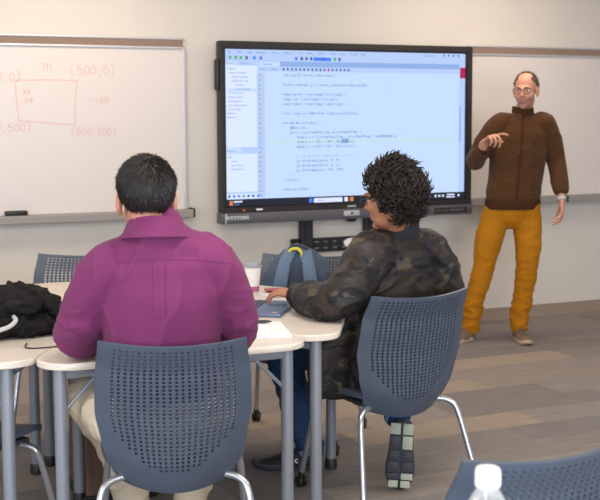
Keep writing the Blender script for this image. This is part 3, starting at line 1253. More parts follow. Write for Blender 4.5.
displace(me, lambda c, n: V((c.x, c.y, max(c.z, 0.002))))
link('jacket_body', me, 'blackcloth', jk, angle=180)
mb = MB()
mb.limb([((-0.1, -0.215, 0.035), 0.008), ((-0.02, -0.22, 0.038), 0.008), ((0.055, -0.20, 0.055), 0.008), ((0.082, -0.18, 0.075), 0.008), ((0.07, -0.15, 0.085), 0.008)], seg=10, sub=5)
mb.build('drawstring', 'cord', jk)

# backpack on the far chair
bk = thing('backpack', 'slate-blue backpack standing on the far chair, straps towards the table', 'backpack', (-0.005, 5.585, 0.47), 2.88 + 0.12)
# local +y faces the table
mb = MB()
rings = []
for (z, a, b, oy) in ((0.0, .12, .06, 0), (0.02, .145, .085, 0), (0.2, .155, .09, 0), (0.32, .148, .08, 0), (0.38, .12, .065, -.005), (0.415, .075, .04, -.012), (0.425, .03, .02, -.015)):
    rings.append([V((a * math.copysign(abs(math.cos(q)) ** .75, math.cos(q)), oy + b * math.copysign(abs(math.sin(q)) ** .75, math.sin(q)), z)) for q in [2 * PI * k / 32 for k in range(32)]])
mb.loft(rings)
me = remesh(mb, 0.009, 3)
displace(me, folds(0.006, 11, (1, 1, .6), 5))
body = link('bag_body', me, mat('blue_grey_nylon', (66, 80, 102), 0.75, var=0.1, bump=0.15, bscale=150), bk, angle=180)
mb = MB()
mb.box((0, 0.078, 0.22), (0.11, 0.03, 0.30), 0.012)
mb.build('back_pad', 'bag_dk', bk)
for s in (-1, 1):
    mb = MB()
    mb.limb([((s * 0.035, 0.035, 0.415), .028, .010), ((s * 0.055, 0.085, 0.36), .030, .012), ((s * 0.075, 0.115, 0.25), .032, .012), ((s * 0.10, 0.115, 0.13), .03, .012), ((s * 0.12, 0.09, 0.04), .02, .008)], seg=14, sub=4, ref=(1, 0, 0))
    mb.build('shoulder_strap', 'bag', bk)
mb = MB()
mb.limb([((-0.06, 0.02, 0.40), .016, .008), ((-0.03, 0.03, 0.435), .016, .008), ((0.02, 0.03, 0.442), .016, .008), ((0.06, 0.02, 0.40), .016, .008)], seg=12, sub=5, ref=(0, 1, 0))
h = mb.build('top_handle', 'bag_dk', bk)
mb = MB()
mb.limb([((0.045, 0.045, 0.405), .007, .004), ((0.03, 0.055, 0.425), .007, .004), ((0.0, 0.058, 0.43), .007, .004), ((-0.018, 0.058, 0.415), .007, .004), ((-0.02, 0.06, 0.39), .007, .004)], seg=10, sub=4, ref=(0, 0, 1))
mb.build('yellow_trim', 'yellow', h)

# near table and bottle
nt = thing('side_table', 'pale table below the water bottle at the bottom right', 'table', (0.35, 1.75, 0), PSI)
mb = MB()
mb.prism([(p[0], p[1]) for p in rounded([(-0.6, -0.3), (0.6, -0.3), (0.6, 0.2), (-0.6, 0.2)], (.06,) * 4)], TH - 0.03, TH)
mb.build('tabletop', 'table', nt)
for sx in (-.5, .5):
    for sy in (-.24, .14):
        mb = MB()
        mb.lathe([(0.0215, 0.0), (0.0215, TH - 0.03)], (sx, sy, 0), 20)
        mb.build('leg', 'tleg', nt)
bt = thing('water_bottle', 'clear plastic bottle with white screw cap in front of the near chair', 'bottle', (0.296, 1.85, TH - 0.0))
mb = MB()
mb.lathe([(0.028, 0.0), (0.033, 0.004), (0.035, 0.015), (0.033, 0.03), (0.035, 0.045), (0.035, 0.115), (0.033, 0.122), (0.0345, 0.13), (0.033, 0.15), (0.026, 0.166), (0.017, 0.181), (0.0155, 0.186), (0.0155, 0.192)], seg=40)
mb.build('bottle_body', 'water', bt)
mb = MB()
mb.lathe([(0.0185, 0.184), (0.0195, 0.185), (0.0195, 0.211), (0.018, 0.214), (0.004, 0.2145)], seg=40)
for k in range(48):
    a = 2 * PI * k / 48
    mb.box((0.0195 * math.cos(a), 0.0195 * math.sin(a), 0.198), (0.0012, 0.0012, 0.022))
mb.build('cap', 'white', bt)
mb = MB()
mb.lathe([(0.0355, 0.05), (0.0357, 0.05), (0.0357, 0.11), (0.0355, 0.11)], seg=40)
mb.build('wrapper', 'white', bt)

# ------------------------------------------------------------------ people
def Tm(loc, rz=0.0, rx=0.0, ry=0.0):
    return Matrix.Translation(V(loc)) @ Matrix.Rotation(rz, 4, 'Z') @ Matrix.Rotation(rx, 4, 'X') @ Matrix.Rotation(ry, 4, 'Y')


def head_prims(mb, m, sc=1.0, neck_to=None, neck_r=0.056, ears=True):
    """head with its face towards local +Y, origin between the ears"""
    m = m @ Matrix.Scale(sc, 4)
    e = lambda c, r: mb.ell(c, r, m, 24, 16)
    e((0, -.018, .035), (.074, .094, .083))
    e((0, .030, -.020), (.062, .066, .085))
    e((0, .035, -.075), (.048, .050, .042))
    e((0, .074, -.100), (.022, .018, .017))
    for s in (-1, 1):
        e((s * .038, .058, -.028), (.024, .026, .026))
        e((s * .028, .084, .023), (.024, .013, .009))
        e((s * .011, .100, -.030), (.009, .011, .008))
        if ears:
            mb.ell((0, 0, 0), (.010, .020, .032), m @ Matrix.Translation((s * .077, -.004, -.004)) @ Matrix.Rotation(s * .25, 4, 'Z') @ Matrix.Rotation(-.15, 4, 'X'), 16, 12)
            mb.ell((0, 0, 0), (.008, .012, .012), m @ Matrix.Translation((s * .074, .004, -.030)), 12, 8)
    mb.limb([((0, .088, .018), .009), ((0, .100, -.008), .011), ((0, .108, -.026), .013)], m=m, seg=12)
    mb.limb([((-.024, .080, -.062), .005), ((0, .092, -.060), .008), ((.024, .080, -.062), .005)], m=m, seg=10)
    mb.limb([((-.021, .080, -.070), .005), ((0, .091, -.072), .008), ((.021, .080, -.070), .005)], m=m, seg=10)
    if neck_to is not None:
        a = m @ V((0, -.022, -.05))
        mb.limb([(a, neck_r * 1.0), (a.lerp(V(neck_to), .5), neck_r * .98), (V(neck_to), neck_r * 1.12)], seg=20)


def face_detail(me, m, sc=1.0):
    """press in the eye sockets, tint the mouth"""
    mm = m @ Matrix.Scale(sc, 4)
    inv = mm.inverted()

    def fn(c, n):
        q = inv @ c
        if q.length > .16 or q.y < 0:
            return c
        d = 0.0
        for s in (-1, 1):
            r2 = ((q.x - s * .031) / .017) ** 2 + ((q.z - .006) / .011) ** 2
            d -= .010 * math.exp(-r2)
        r2 = (q.x / .03) ** 2 + ((q.z + .0665) / .0035) ** 2
        d -= .003 * math.exp(-r2)
        return mm @ V((q.x, q.y + d, q.z))
    displace(me, fn)
    return inv


def paint(me, fn):
    for p in me.polygons:
        p.material_index = fn(p.center)


def hand_prims(mb, m, curls, thumb=(0.5, 0.3), side=1, sc=1.0, spread=0.05):
    """hand from the wrist at the origin: fingers towards +Y, back of the hand +Z, thumb at +X*side"""
    m = m @ Matrix.Scale(sc, 4)
    X = lambda x, y, z: (x * side, y, z)
    mb.limb([(X(0, -.03, 0), .027, .020), (X(0, 0, 0), .027, .018), (X(.002, .04, 0), .037, .016), (X(0, .078, -.001), .040, .013)], m=m, seg=16, ref=(1, 0, 0))
    base = [(.029, .080), (.010, .086), (-.010, .083), (-.028, .074)]
    lens = [(.042, .025, .021), (.046, .029, .022), (.042, .027, .022), (.033, .020, .019)]
    for i in range(4):
        bx, by = base[i]
        c = curls[i]
        a = spread * (1.5 - i)
        p = V((bx, by - .012, -.001))
        q = V((bx, by, 0))
        pts = [(X(*p), .0095), (X(*q), .0095)]
        ang = 0
        for L, cu, r in zip(lens[i], c, (.0088, .0082, .007)):
            ang += cu
            q = q + V((math.sin(a) * math.cos(ang), math.cos(a) * math.cos(ang), -math.sin(ang))) * L
            pts.append((X(*q), r))
        mb.limb(pts, m=m, seg=10, sub=3)
    out, dn = thumb
    p = V((.018, .015, -.006))
    pts = [(X(*p), .013)]
    d = V((math.sin(out), math.cos(out), -dn)).normalized()
    for k, (L, r) in enumerate(((.042, .0125), (.032, .0105), (.025, .0085))):
        p = p + d * L
        pts.append((X(*p), r))
        d = (d + V((-.22, .1, -.15 * k))).normalized()
    mb.limb(pts, m=m, seg=10, sub=3)


def tuft(mb, p, d, L, r, bend=V((0, 0, 0)), n=3, seg=4):
    """one tapered lock of hair"""
    pts = []
    q = V(p)
    d = V(d).normalized()
    path = [q.copy()]
    for k in range(n):
        q = q + d * L / n
        path.append(q.copy())
        d = (d + bend / n).normalized()
    A = d.orthogonal().normalized()
    B = d.cross(A).normalized()
    vs = []
    for k, c in enumerate(path[:-1]):
        rr_ = r * (1 - 0.75 * k / n)
        vs.append([mb.bm.verts.new(c + A * rr_ * math.cos(2 * PI * j / seg) + B * rr_ * math.sin(2 * PI * j / seg)) for j in range(seg)])
    for a, b in zip(vs[:-1], vs[1:]):
        for j in range(seg):
            f = mb.bm.faces.new((a[j], a[(j + 1) % seg], b[(j + 1) % seg], b[j]))
            f.material_index = mb.mi
    t = mb.bm.verts.new(path[-1])
    for j in range(seg):
        f = mb.bm.faces.new((vs[-1][j], vs[-1][(j + 1) % seg], t))
        f.material_index = mb.mi


def curl(mb, p, d, nrm, L, r, turn, n=7, seg=5):
    """one curling lock: bends round an axis lying near the surface normal or across it"""
    q, d = V(p), V(d).normalized()
    ax = (V(nrm) * random.uniform(-.4, 1) + d.cross(V(nrm)) * random.uniform(-1, 1)).normalized()
    prev = None
    for k in range(n + 1):
        A = d.orthogonal().normalized()
        if prev is not None:
            A = (prevA - d * prevA.dot(d)).normalized()
        B = d.cross(A)
        rr_ = r * math.sin(PI * (0.22 + 0.74 * k / n))
        ring = [mb.bm.verts.new(q + A * rr_ * math.cos(2 * PI * j / seg) + B * rr_ * math.sin(2 * PI * j / seg)) for j in range(seg)]
        if prev is not None:
            for j in range(seg):
                mb.bm.faces.new((prev[j], prev[(j + 1) % seg], ring[(j + 1) % seg], ring[j]))
        prev, prevA = ring, A
        q = q + d * L / n
        d = (Matrix.Rotation(turn / n, 3, ax) @ d).normalized()


def scalp(mb, m, rad, c, keep, seg=48, rings=32):
    """closed cap of hair over the skull where keep(unit direction) holds"""
    grid = {}
    th = 0.012
    for i in range(rings + 1):
        for j in range(seg):
            a, b = PI * i / rings, 2 * PI * j / seg
            d = V((math.sin(a) * math.cos(b), math.sin(a) * math.sin(b), math.cos(a)))
            grid[(i, j)] = d
    out, inn = {}, {}

    def g(dic, i, j, k):
        j %= seg
        if i in (0, rings):
            j = 0
        if (i, j) not in dic:
            d = grid[(i, j)]
            dic[(i, j)] = mb.bm.verts.new(m @ (V(c) + V((d.x * rad[0], d.y * rad[1], d.z * rad[2])) * k))
        return dic[(i, j)]
    cells = set()
    for i in range(rings):
        for j in range(seg):
            d = (grid[(i, j)] + grid[(i + 1, j)] + grid[(i, (j + 1) % seg)] + grid[(i + 1, (j + 1) % seg)]).normalized()
            if keep(d):
                cells.add((i, j))
    for (i, j) in cells:
        for dic, k in ((out, 1.0), (inn, 0.9)):
            q = [g(dic, i, j, k), g(dic, i + 1, j, k), g(dic, i + 1, j + 1, k), g(dic, i, j + 1, k)]
            q = list(dict.fromkeys(q))
            if len(q) >= 3:
                try:
                    mb.bm.faces.new(q if k == 1.0 else q[::-1])
                except ValueError:
                    pass
        for (di, dj, e) in ((-1, 0, ((i, j), (i, j + 1))), (1, 0, ((i + 1, j + 1), (i + 1, j))), (0, -1, ((i + 1, j), (i, j))), (0, 1, ((i, j + 1), (i + 1, j + 1)))):
            nb = (i + di, (j + dj) % seg)
            if nb not in cells and 0 <= i + di < rings:
                a, b = e
                q = [g(out, *a, 1.0), g(out, *b, 1.0), g(inn, *b, .9), g(inn, *a, .9)]
                q = list(dict.fromkeys(q))
                if len(q) >= 3:
                    try:
                        mb.bm.faces.new(q)
                    except ValueError:
                        pass


def glasses(parent, m, org, sc=1.0):
    mb = MB()
    mm = m @ Matrix.Scale(sc, 4)
    for s in (-1, 1):
        ring = []
        for k in range(25):
            a = 2 * PI * k / 24
            x = s * .033 + .026 * math.copysign(abs(math.cos(a)) ** .75, math.cos(a))
            z = .002 + .018 * math.copysign(abs(math.sin(a)) ** .75, math.sin(a))
            ring.append(((x, .104 - .25 * (abs(x) - .01) ** 1.0 * abs(x) * 4, z), .0018))
        mb.limb(ring, m=mm, seg=6, sub=1, rnd=False)
        mb.limb([((s * .059, .094, .008), .0014), ((s * .076, .07, .008), .0014), ((s * .081, .0, .008), .0014), ((s * .080, -.02, -.01), .0018)], m=mm, seg=6, sub=3)
    mb.limb([((-.008, .106, .006), .0018), ((0, .110, .009), .0018), ((.008, .106, .006), .0018)], m=mm, seg=6, sub=2)
    return mb.build('glasses', 'black', parent, offset=org)


def eyes(parent, m, org, sc=1.0):
    mm = m @ Matrix.Scale(sc, 4)
    for s in (-1, 1):
        mb = MB()
        mb.ell((s * .031, .0745, .005), (.0108, .0108, .0108), mm, 16, 12)
        mb.mi = 1
        mb.ell((s * .031, .0832, .005), (.0062, .0035, .0062), mm, 12, 8)
        e_ = mb.build('eye', ['eye', 'iris'], parent, offset=org)
        mb = MB()
        mb.limb([((s * .014, .093, .020), .0026), ((s * .032, .094, .026), .0032), ((s * .049, .080, .022), .002)], m=mm, seg=8, sub=3)
        mb.build('eyebrow', 'hairC', parent, offset=org)


def shoe(parent, m, org, up, sole_m, lace_m, L=0.29, treads=None):
    """shoe: toe +Y, up +Z, heel at the origin, sole at z 0"""
    k = L / 0.29
    mb = MB()
    rings = []
    tab = [(0.0, .022, .060), (.012, .031, .085), (.04, .036, .098), (.085, .037, .098), (.12, .039, .085), (.16, .043, .066), (.20, .046, .053), (.24, .043, .043), (.27, .032, .034), (.285, .016, .024)]
    for y, wd, h in tab:
        r = []
        for q in range(20):
            a = 2 * PI * q / 20
            x, z = math.cos(a), math.sin(a)
            zz = .018 + (h - .018) * max(0, z) ** .8 if z > 0 else .018 + .006 * z
            r.append(m @ V((x * wd * (1 - .25 * max(0, z) ** 2) * k, y * k, zz)))
        rings.append(r)
    mb.loft(rings)
    s = mb.build('shoe', up, parent, angle=60, offset=org)
    mb = MB()
    out = [(-.012, .0), (-.03, .02), (-.037, .07), (-.036, .12), (-.046, .19), (-.045, .23), (-.03, .272), (0, .291), (.03, .272), (.045, .23), (.046, .19), (.038, .12), (.037, .07), (.03, .02), (.012, .0)]
    rings = []
    for z, g in ((0.0, .94), (.006, 1.0), (.022, 1.02), (.027, .98)):
        rings.append([m @ V((x * g * k, (.145 + (y - .145) * g) * k, z + (.012 * max(0, (y - .22) / .07) ** 2))) for x, y in out])
    mb.loft(rings)
    mb.build('sole', sole_m, s, angle=40, offset=org)
    mb = MB()
    for i in range(5):
        y = .115 + .018 * i
        h = .088 - .0072 * i
        mb.limb([((-.022, y, h - .008), .003), ((0, y + .004, h + .002), .003), ((.022, y, h - .008), .003)], m=m, seg=6, sub=2)
    mb.build('laces', lace_m, s, offset=org)
    if treads:
        mb = MB()
        for (x0, x1, y0, y1, mi) in treads:
            mb.mi = mi
            mb.box(((x0 + x1) / 2 * k, (y0 + y1) / 2 * k, -.003), ((x1 - x0) * k, (y1 - y0) * k, .010), .0025, m=m)
        mb.build('tread_pads', ['darksole', 'palesole'], s, offset=org)
    return s


def band(rings_fn, n=40):
    """closed ring of cloth: rings_fn(angle) -> list of profile points going round the section"""
    mb = MB()
    prof = [rings_fn(2 * PI * i / n) for i in range(n)]
    mb.loft(prof, closed=True)
    return mb


# ---- the seated man in the purple shirt (seen from behind)
org = V((-0.43, 3.74, 0))
pa = thing('person', 'person from behind in purple shirt and khaki trousers, seated at the table', 'person', org, 0)
yaw = 0.17
F = V((-math.sin(yaw), math.cos(yaw), 0))
Rr = V((math.cos(yaw), math.sin(yaw), 0))
C0 = V((-0.44, 3.73, 0))


def bp(x, y, z, c=C0):
    return c + Rr * x + F * y + V((0, 0, z))


def torso(mb, rows, infl=0.0):
    mb.limb([(bp(x, y, z), rx + infl, ry + infl) for (x, y, z, rx, ry) in rows], seg=32, sub=4, ref=Rr)


HA = Tm(bp(-0.04, -0.06, 1.252), yaw + .03, -0.12)
body_rows = [(0, 0, .50, .165, .11), (0, 0, .62, .155, .105), (0, -.02, .80, .165, .105), (0, -.04, .95, .185, .11), (0, -.05, 1.06, .18, .095), (0, -.05, 1.12, .12, .075), (0, -.05, 1.17, .06, .058)]
armL = [(-.152, -.055, 1.050), (-.212, -.02, .95), (-.258, .06, .825), (-.20, .24, .79), (-.10, .38, .775)]
armR = [(.152, -.055, 1.050), (.212, -.02, .95), (.248, .06, .825), (.18, .24, .79), (.06, .37, .775)]
legL = [(-.10, .02, .54), (-.185, .20, .55), (-.225, .36, .535), (-.13, .46, .33), (-.08, .53, .09)]
legR = [(.10, .02, .53), (.20, .22, .545), (.235, .40, .53), (.17, .48, .33), (.12, .54, .10)]
mb = MB()
head_prims(mb, HA, 1.08, bp(-.02, -.05, 1.12), .053)
torso(mb, body_rows)
for A in (armL, armR):
    mb.limb([(bp(*p), r) for p, r in zip(A, (.05, .045, .04, .036, .028))], seg=14)
for A in (legL, legR):
    mb.limb([(bp(*p), r) for p, r in zip(A, (.085, .075, .055, .05, .035))], seg=16)
hand_prims(mb, Tm(bp(-.10, .38, .775), yaw - .9), [(.4, .5, .3)] * 4, side=1)
hand_prims(mb, Tm(bp(.06, .37, .775), yaw + .9), [(.4, .5, .3)] * 4, side=-1)
me = remesh(mb, 0.0045, 3)
face_detail(me, HA, 1.08)
link('body', me, 'skinA', pa, angle=180, offset=org)
eyes(pa, HA, org, 1.08)

# hair: short, dark, combed down the back of the head
mb = MB()
hrad, hc_ = (.081, .102, .091), (0, -.019, .037)


def keepA(d):
    return d.z > (-0.80 if d.y < -.25 else -.42 if d.y < 0.1 else (-0.05 if d.y < .45 else .42 + .2 * (d.y - .45)))


HAs = HA @ Matrix.Scale(1.08, 4)
scalp(mb, HAs, hrad, hc_, keepA)
hrnd = random.Random(4)
n = 0
while n < 5500:
    d = V((hrnd.gauss(0, 1), hrnd.gauss(0, 1), hrnd.gauss(0, 1))).normalized()
    if not keepA(d) or (d.z < -.55 and hrnd.random() < .5):
        continue
    p = V(hc_) + V((d.x * hrad[0], d.y * hrad[1], d.z * hrad[2])) * .985
    crown = V((.1, -.45, .88))
    dirn = (d - crown * .9)
    dirn = dirn - d * dirn.dot(d)
    if dirn.length < .05:
        dirn = V((hrnd.gauss(0, 1), hrnd.gauss(0, 1), .2))
    dirn = dirn.normalized() + d * (.30 if d.z > .2 else .12) + V((hrnd.gauss(0, .2), hrnd.gauss(0, .2), hrnd.gauss(0, .15)))
    if d.z > .35 and d.y > .1:
        dirn += V((.5 * d.x, .3, .3))
    tuft(mb, HAs @ p, HAs.to_3x3() @ dirn, hrnd.uniform(.012, .022) * (1.1 if d.z > .1 else .7), .0019, n=2, seg=3)
    n += 1
mb.build('hair', 'hair', pa, angle=60, recalc=False, offset=org)

# shirt
mb = MB()
torso(mb, [(0, .01, .60, .165, .12), (0, 0, .68, .172, .135), (0, -.015, .80, .178, .142), (0, -.035, .95, .192, .142), (0, -.045, 1.05, .186, .125), (0, -.05, 1.105, .150, .10), (0, -.052, 1.15, .10, .078), (0, -.052, 1.185, .066, .066)])
for s, A in ((-1, armL), (1, armR)):
    mb.limb([(bp(*p), r) for p, r in zip([(s * .10, -.05, 1.09)] + A[:4] + [A[4]], (.068, .080, .073, .066, .058, .045))], seg=20, sub=5)
me = remesh(mb, 0.0075, 5)
f1 = folds(.010, 6.5, (1.7, 1.2, .6), 1.3)


def foldA(c, n):
    c2 = f1(c, n)
    # drag folds running down from the shoulder blades and round the elbows
    l = Rr.dot(c - C0)
    r = noise.noise(V((l * 9 + c.z * 4 * (1 if l > 0 else -1), c.z * 2.2, 3.1)))
    e = max(0.0, 1 - abs(abs(l) - .27) / .11) * max(0.0, 1 - abs(c.z - .88) / .16)
    rr2 = ridge(V((l, c.y * .4, c.z)), 16, (1, 1, 1.5), 4)
    return c2 + n * (.005 * r + .009 * e * max(0, rr2) ** 2)


displace(me, foldA)
tr = bvh(me)
shirt = link('shirt', me, 'plum', pa, angle=180, offset=org)
mb = MB()
yk = [bp(x, -1, 1.085 - .02 * (abs(x) / .2) ** 2) for x in [-.215 + .43 * i / 40 for i in range(41)]]
strip_on(mb, tr, yk, F, .007, (0, 0, 1), .0018)
mb.build('yoke_seam', 'plum', shirt, smooth=False, recalc=False, offset=org)
mb = MB()
strip_on(mb, tr, [bp(-.012, -1, 1.08 - .012 * i) for i in range(15)], F, .034, Rr, .003)
mb.build('back_pleat', 'plum', shirt, smooth=False, recalc=False, offset=org)


def collarA(a):
    c, s = math.cos(a), math.sin(a)
    tilt = .024 * -s     # higher at the back
    bx, by = .084, .088
    z0, z1 = 1.138 + tilt * .6, 1.190 + tilt
    P = lambda r, z: bp(-.014 + c * bx * r, -.064 + s * by * r, z)
    return [P(1.30, z0), P(1.14, (z0 + z1) / 2), P(1.0, z1), P(.93, z1 - .002), P(.92, z0)]


band(collarA).build('collar', 'plum', shirt, angle=50, offset=org)

# trousers
mb = MB()
mb.limb([(bp(0, 0, .53), .195, .13), (bp(0, 0, .61), .185, .135)], seg=28, ref=Rr)
for A in (legL, legR):
    mb.limb([(bp(*p), r) for p, r in zip(A, (.10, .090, .078, .072, .062))], seg=20, sub=5)
me = remesh(mb, 0.009, 4)
displace(me, folds(.008, 9, (1, 1, 1.3), 7))
link('trousers', me, 'khaki', pa, angle=180, offset=org)
for A, dx in ((legL, 1), (legR, 1)):
    e = bp(*A[-1])
    shoe(pa, Tm((e.x, e.y - .06, 0), yaw + (.2 if A is legL else -.1)), org, 'suede', 'darksole', 'black')

# ---- the seated man in the camouflage jacket
org = V((0.335, 4.70, 0))
pb = thing('person', 'person with dark curly hair and glasses in camouflage jacket typing on the laptop', 'person', org, 0)
yb = 0.66
F = V((-math.sin(yb), math.cos(yb), 0))
Rr = V((math.cos(yb), math.sin(yb), 0))
C0 = V((0.35, 4.74, 0))
HB = Tm((0.350, 4.62, 1.196), 1.02, -.16)
bp2 = lambda x, y, z: bp(x, y, z, C0)
shL, shR = V((.262, 4.565, .965)), V((.505, 4.80, .965))
armBL = [shL, V((.20, 4.49, .88)), V((.125, 4.47, .815)), V((.06, 4.58, .805)), V((.0, 4.70, .795))]
armBR = [shR, V((.57, 4.84, .86)), V((.575, 4.90, .735)), V((.44, 5.02, .66)), V((.30, 5.10, .62))]
legBL = [V((.29, 4.76, .53)), V((.12, 4.90, .535)), V((-.055, 5.03, .50)), V((-.02, 5.03, .30)), V((.045, 5.03, .09))]
legBR = [V((.41, 4.82, .53)), V((.36, 4.97, .53)), V((.31, 5.10, .50)), V((.345, 4.98, .40)), V((.40, 4.83, .285))]
rowsB = [(0, 0, .50), (0, 0, .62), (0, .0, .80), (0, -.02, .94), (0, -.035, 1.02), (0, -.04, 1.06), (0, -.04, 1.10)]
mb = MB()
head_prims(mb, HB, 1.0, bp2(0, -.045, 1.04), .055)
mb.limb([(bp2(*p), a, b) for p, (a, b) in zip(rowsB, ((.16, .11), (.14, .10), (.15, .10), (.165, .105), (.15, .09), (.10, .07), (.06, .055)))], seg=24, ref=Rr)
for A in (armBL, armBR):
    mb.limb([(p, r) for p, r in zip(A, (.048, .042, .038, .034, .027))], seg=14)
for A in (legBL, legBR):
    mb.limb([(p, r) for p, r in zip(A, (.08, .072, .052, .048, .034))], seg=16)
HM = Matrix.Translation(V((-.005, 4.715, .800))) @ Matrix.Rotation(.95, 4, 'Z') @ Matrix.Rotation(.12, 4, 'X') @ Matrix.Rotation(-.15, 4, 'Y')
hand_prims(mb, HM, [(.25, .45, .25), (.3, .50, .3), (.33, .55, .3), (.35, .6, .3)], thumb=(.75, .25), side=1, spread=.20)
hand_prims(mb, Tm((.30, 5.10, .62), 1.0, -.2), [(.3, .5, .3)] * 4, side=-1)
me = remesh(mb, 0.004, 3)
inv = face_detail(me, HB, 1.0)
me.materials.append(M['skinB']); me.materials.append(M['lips'])
paint(me, lambda c: 1 if (lambda q: abs(q.x) < .026 and abs(q.z + .066) < .011 and q.y > .075)(inv @ c) else 0)
link('body', me, 'skinB', pb, angle=180, offset=org)
eyes(pb, HB, org)
glasses(pb, HB, org)

mb = MB()
hradB, hcB = (.090, .108, .120), (0, -.024, .016)


def keepB(d):
    return d.z > (-0.86 if d.y < -0.12 else (-0.42 if d.y < .30 else (.10 if d.y < .6 else .48)))


scalp(mb, HB, hradB, hcB, keepB)
n = 0
while n < 3000:
    d = V((hrnd.gauss(0, 1), hrnd.gauss(0, 1), hrnd.gauss(0, 1))).normalized()
    if not keepB(d):
        continue
    p = V(hcB) + V((d.x * hradB[0], d.y * hradB[1], d.z * hradB[2])) * .97
    down = V((0, 0, -1)) if d.z < .45 else V((d.x * 1.2, .9, .1))
    down = (down - d * down.dot(d)).normalized()
    dirn = down + d * hrnd.uniform(.05, .4) + V((hrnd.gauss(0, .35), hrnd.gauss(0, .35), hrnd.gauss(0, .25)))
    curl(mb, HB @ p, HB.to_3x3() @ dirn, HB.to_3x3() @ d, hrnd.uniform(.04, .07), hrnd.uniform(.0025, .005), hrnd.uniform(2.0, 5.4) * hrnd.choice((-1, 1)))
    n += 1
mb.build('hair', 'hairB', pb, angle=80, recalc=False, offset=org)

# jacket
mb = MB()
mb.limb([(bp2(*p), a, b) for p, (a, b) in zip([(0, .02, .475), (0, .02, .56), (0, .0, .70), (0, -.01, .84), (0, -.03, .96), (0, -.04, 1.02), (0, -.045, 1.06)],
         ((.225, .145), (.225, .145), (.205, .14), (.205, .14), (.195, .125), (.14, .098), (.085, .08)))], seg=32, ref=Rr)
mb.limb([(p, r) for p, r in zip([bp2(-.07, -.04, 1.0)] + armBL, (.08, .088, .082, .078, .070, .054))], seg=22, sub=5)
mb.limb([(p, r) for p, r in zip([bp2(.07, -.04, 1.0)] + armBR, (.08, .088, .086, .08, .066, .050))], seg=22, sub=5)
# the open front hangs down beside the thigh
mb.limb([(bp2(-.19, .02, .72), .06, .10), (bp2(-.235, .03, .56), .06, .13), (bp2(-.255, .03, .45), .05, .13)], seg=16, ref=F)
me = remesh(mb, 0.008, 4)
f2 = folds(.011, 8, (1, 1, 1.8), 3.3)


def foldB(c, n):
    c = f2(c, n)
    q = noise.noise(V((c.x * 5, c.y * 5, c.z * 20)))
    return c + n * .006 * q


displace(me, foldB)
trb = bvh(me)
jacket = link('jacket', me, 'camo', pb, angle=180, offset=org)
mb = MB()
strip_on(mb, trb, [bp2(-.26 + .52 * i / 40, -1, .905) for i in range(41)], F, .008, (0, 0, 1), .002)
mb.build('back_seam', 'ribknit', jacket, smooth=False, recalc=False, offset=org)


def collarB(a):
    c, s = math.cos(a), math.sin(a)
    z0, z1 = 1.035, 1.135 - .018 * s
    P = lambda r, z: bp2(c * .080 * r, -.055 + s * .082 * r, z)
    return [P(1.12, z0), P(1.04, (z0 + z1) / 2), P(.98, z1), P(.88, z1), P(.88, z0)]


band(collarB).build('collar', 'ribknit', jacket, angle=50, offset=org)

# jeans and shoes
mb = MB()
mb.limb([(bp2(0, 0, .49), .175, .125), (bp2(0, 0, .60), .16, .12)], seg=24, ref=Rr)
for A, rs in ((legBL, (.10, .092, .075, .066, .056)), (legBR, (.10, .092, .078, .066, .053))):
    mb.limb([(p, r) for p, r in zip(A, rs)], seg=20, sub=5)
me = remesh(mb, 0.008, 3)
displace(me, folds(.008, 11, (1, 1, 1.6), 8))
link('jeans', me, 'denim', pb, angle=180, offset=org)
s1 = shoe(pb, Tm((.085, 5.03, 0), PI / 2 - .06), org, 'blackshoe', 'darksole', 'black', L=.295)
mb = MB()
lm = Tm((.085, 5.03, 0), PI / 2 - .06) @ Matrix(((0, 0, -1, -.047), (-1, 0, 0, .135), (0, 1, 0, .038), (0, 0, 0, 1)))
mb.glyphs('oc', lm, .042)
mb.build('logo', 'white', s1, smooth=False, recalc=False, offset=org)
# right foot tucked back: toe on the carpet, sole towards the camera
SM = Matrix.Translation(V((.402, 4.765, .293))) @ Matrix.Rotation(-.04, 4, 'Y') @ Matrix.Rotation(math.radians(-97), 4, 'X') @ Matrix.Rotation(PI, 4, 'Y') @ Matrix.Rotation(0, 4, 'X')
SM = Matrix.Translation(V((.412, 4.745, .285))) @ Matrix.Rotation(.05, 4, 'Y') @ Matrix.Rotation(-.12, 4, 'Z') @ Matrix(((-1.3, 0, 0, 0), (0, -.12, 1, 0), (0, -.99, -.12, 0), (0, 0, 0, 1)))
pads = []
for s in (-1, 1):
    a, b = (-.036, -.004) if s < 0 else (.004, .036)
    pads += [(a, b, .012, .058, 1), (a, b, .064, .118, 0 if s > 0 else 1), (a * 1.05, b * 1.05, .124, .165, 0), (a * 1.15, b * 1.15, .171, .212, 0), (a * 1.15, b * 1.15, .217, .243, 0 if s > 0 else 1), (a * .95, b * .95, .247, .276, 1)]
shoe(pb, SM, org, 'blackshoe', 'darksole', 'black', L=.285, treads=pads)
for A, d0 in ((legBL, 0), (legBR, 1)):
    e, q = A[-1], A[-2]
    mb = MB()
    mb.limb([(e + (q - e).normalized() * .012, .058), (e + (e - q).normalized() * .012, .057)], seg=20, sub=2, rnd=False)
    mb.build('jeans_cuff', 'denim_lt', pb, offset=org)

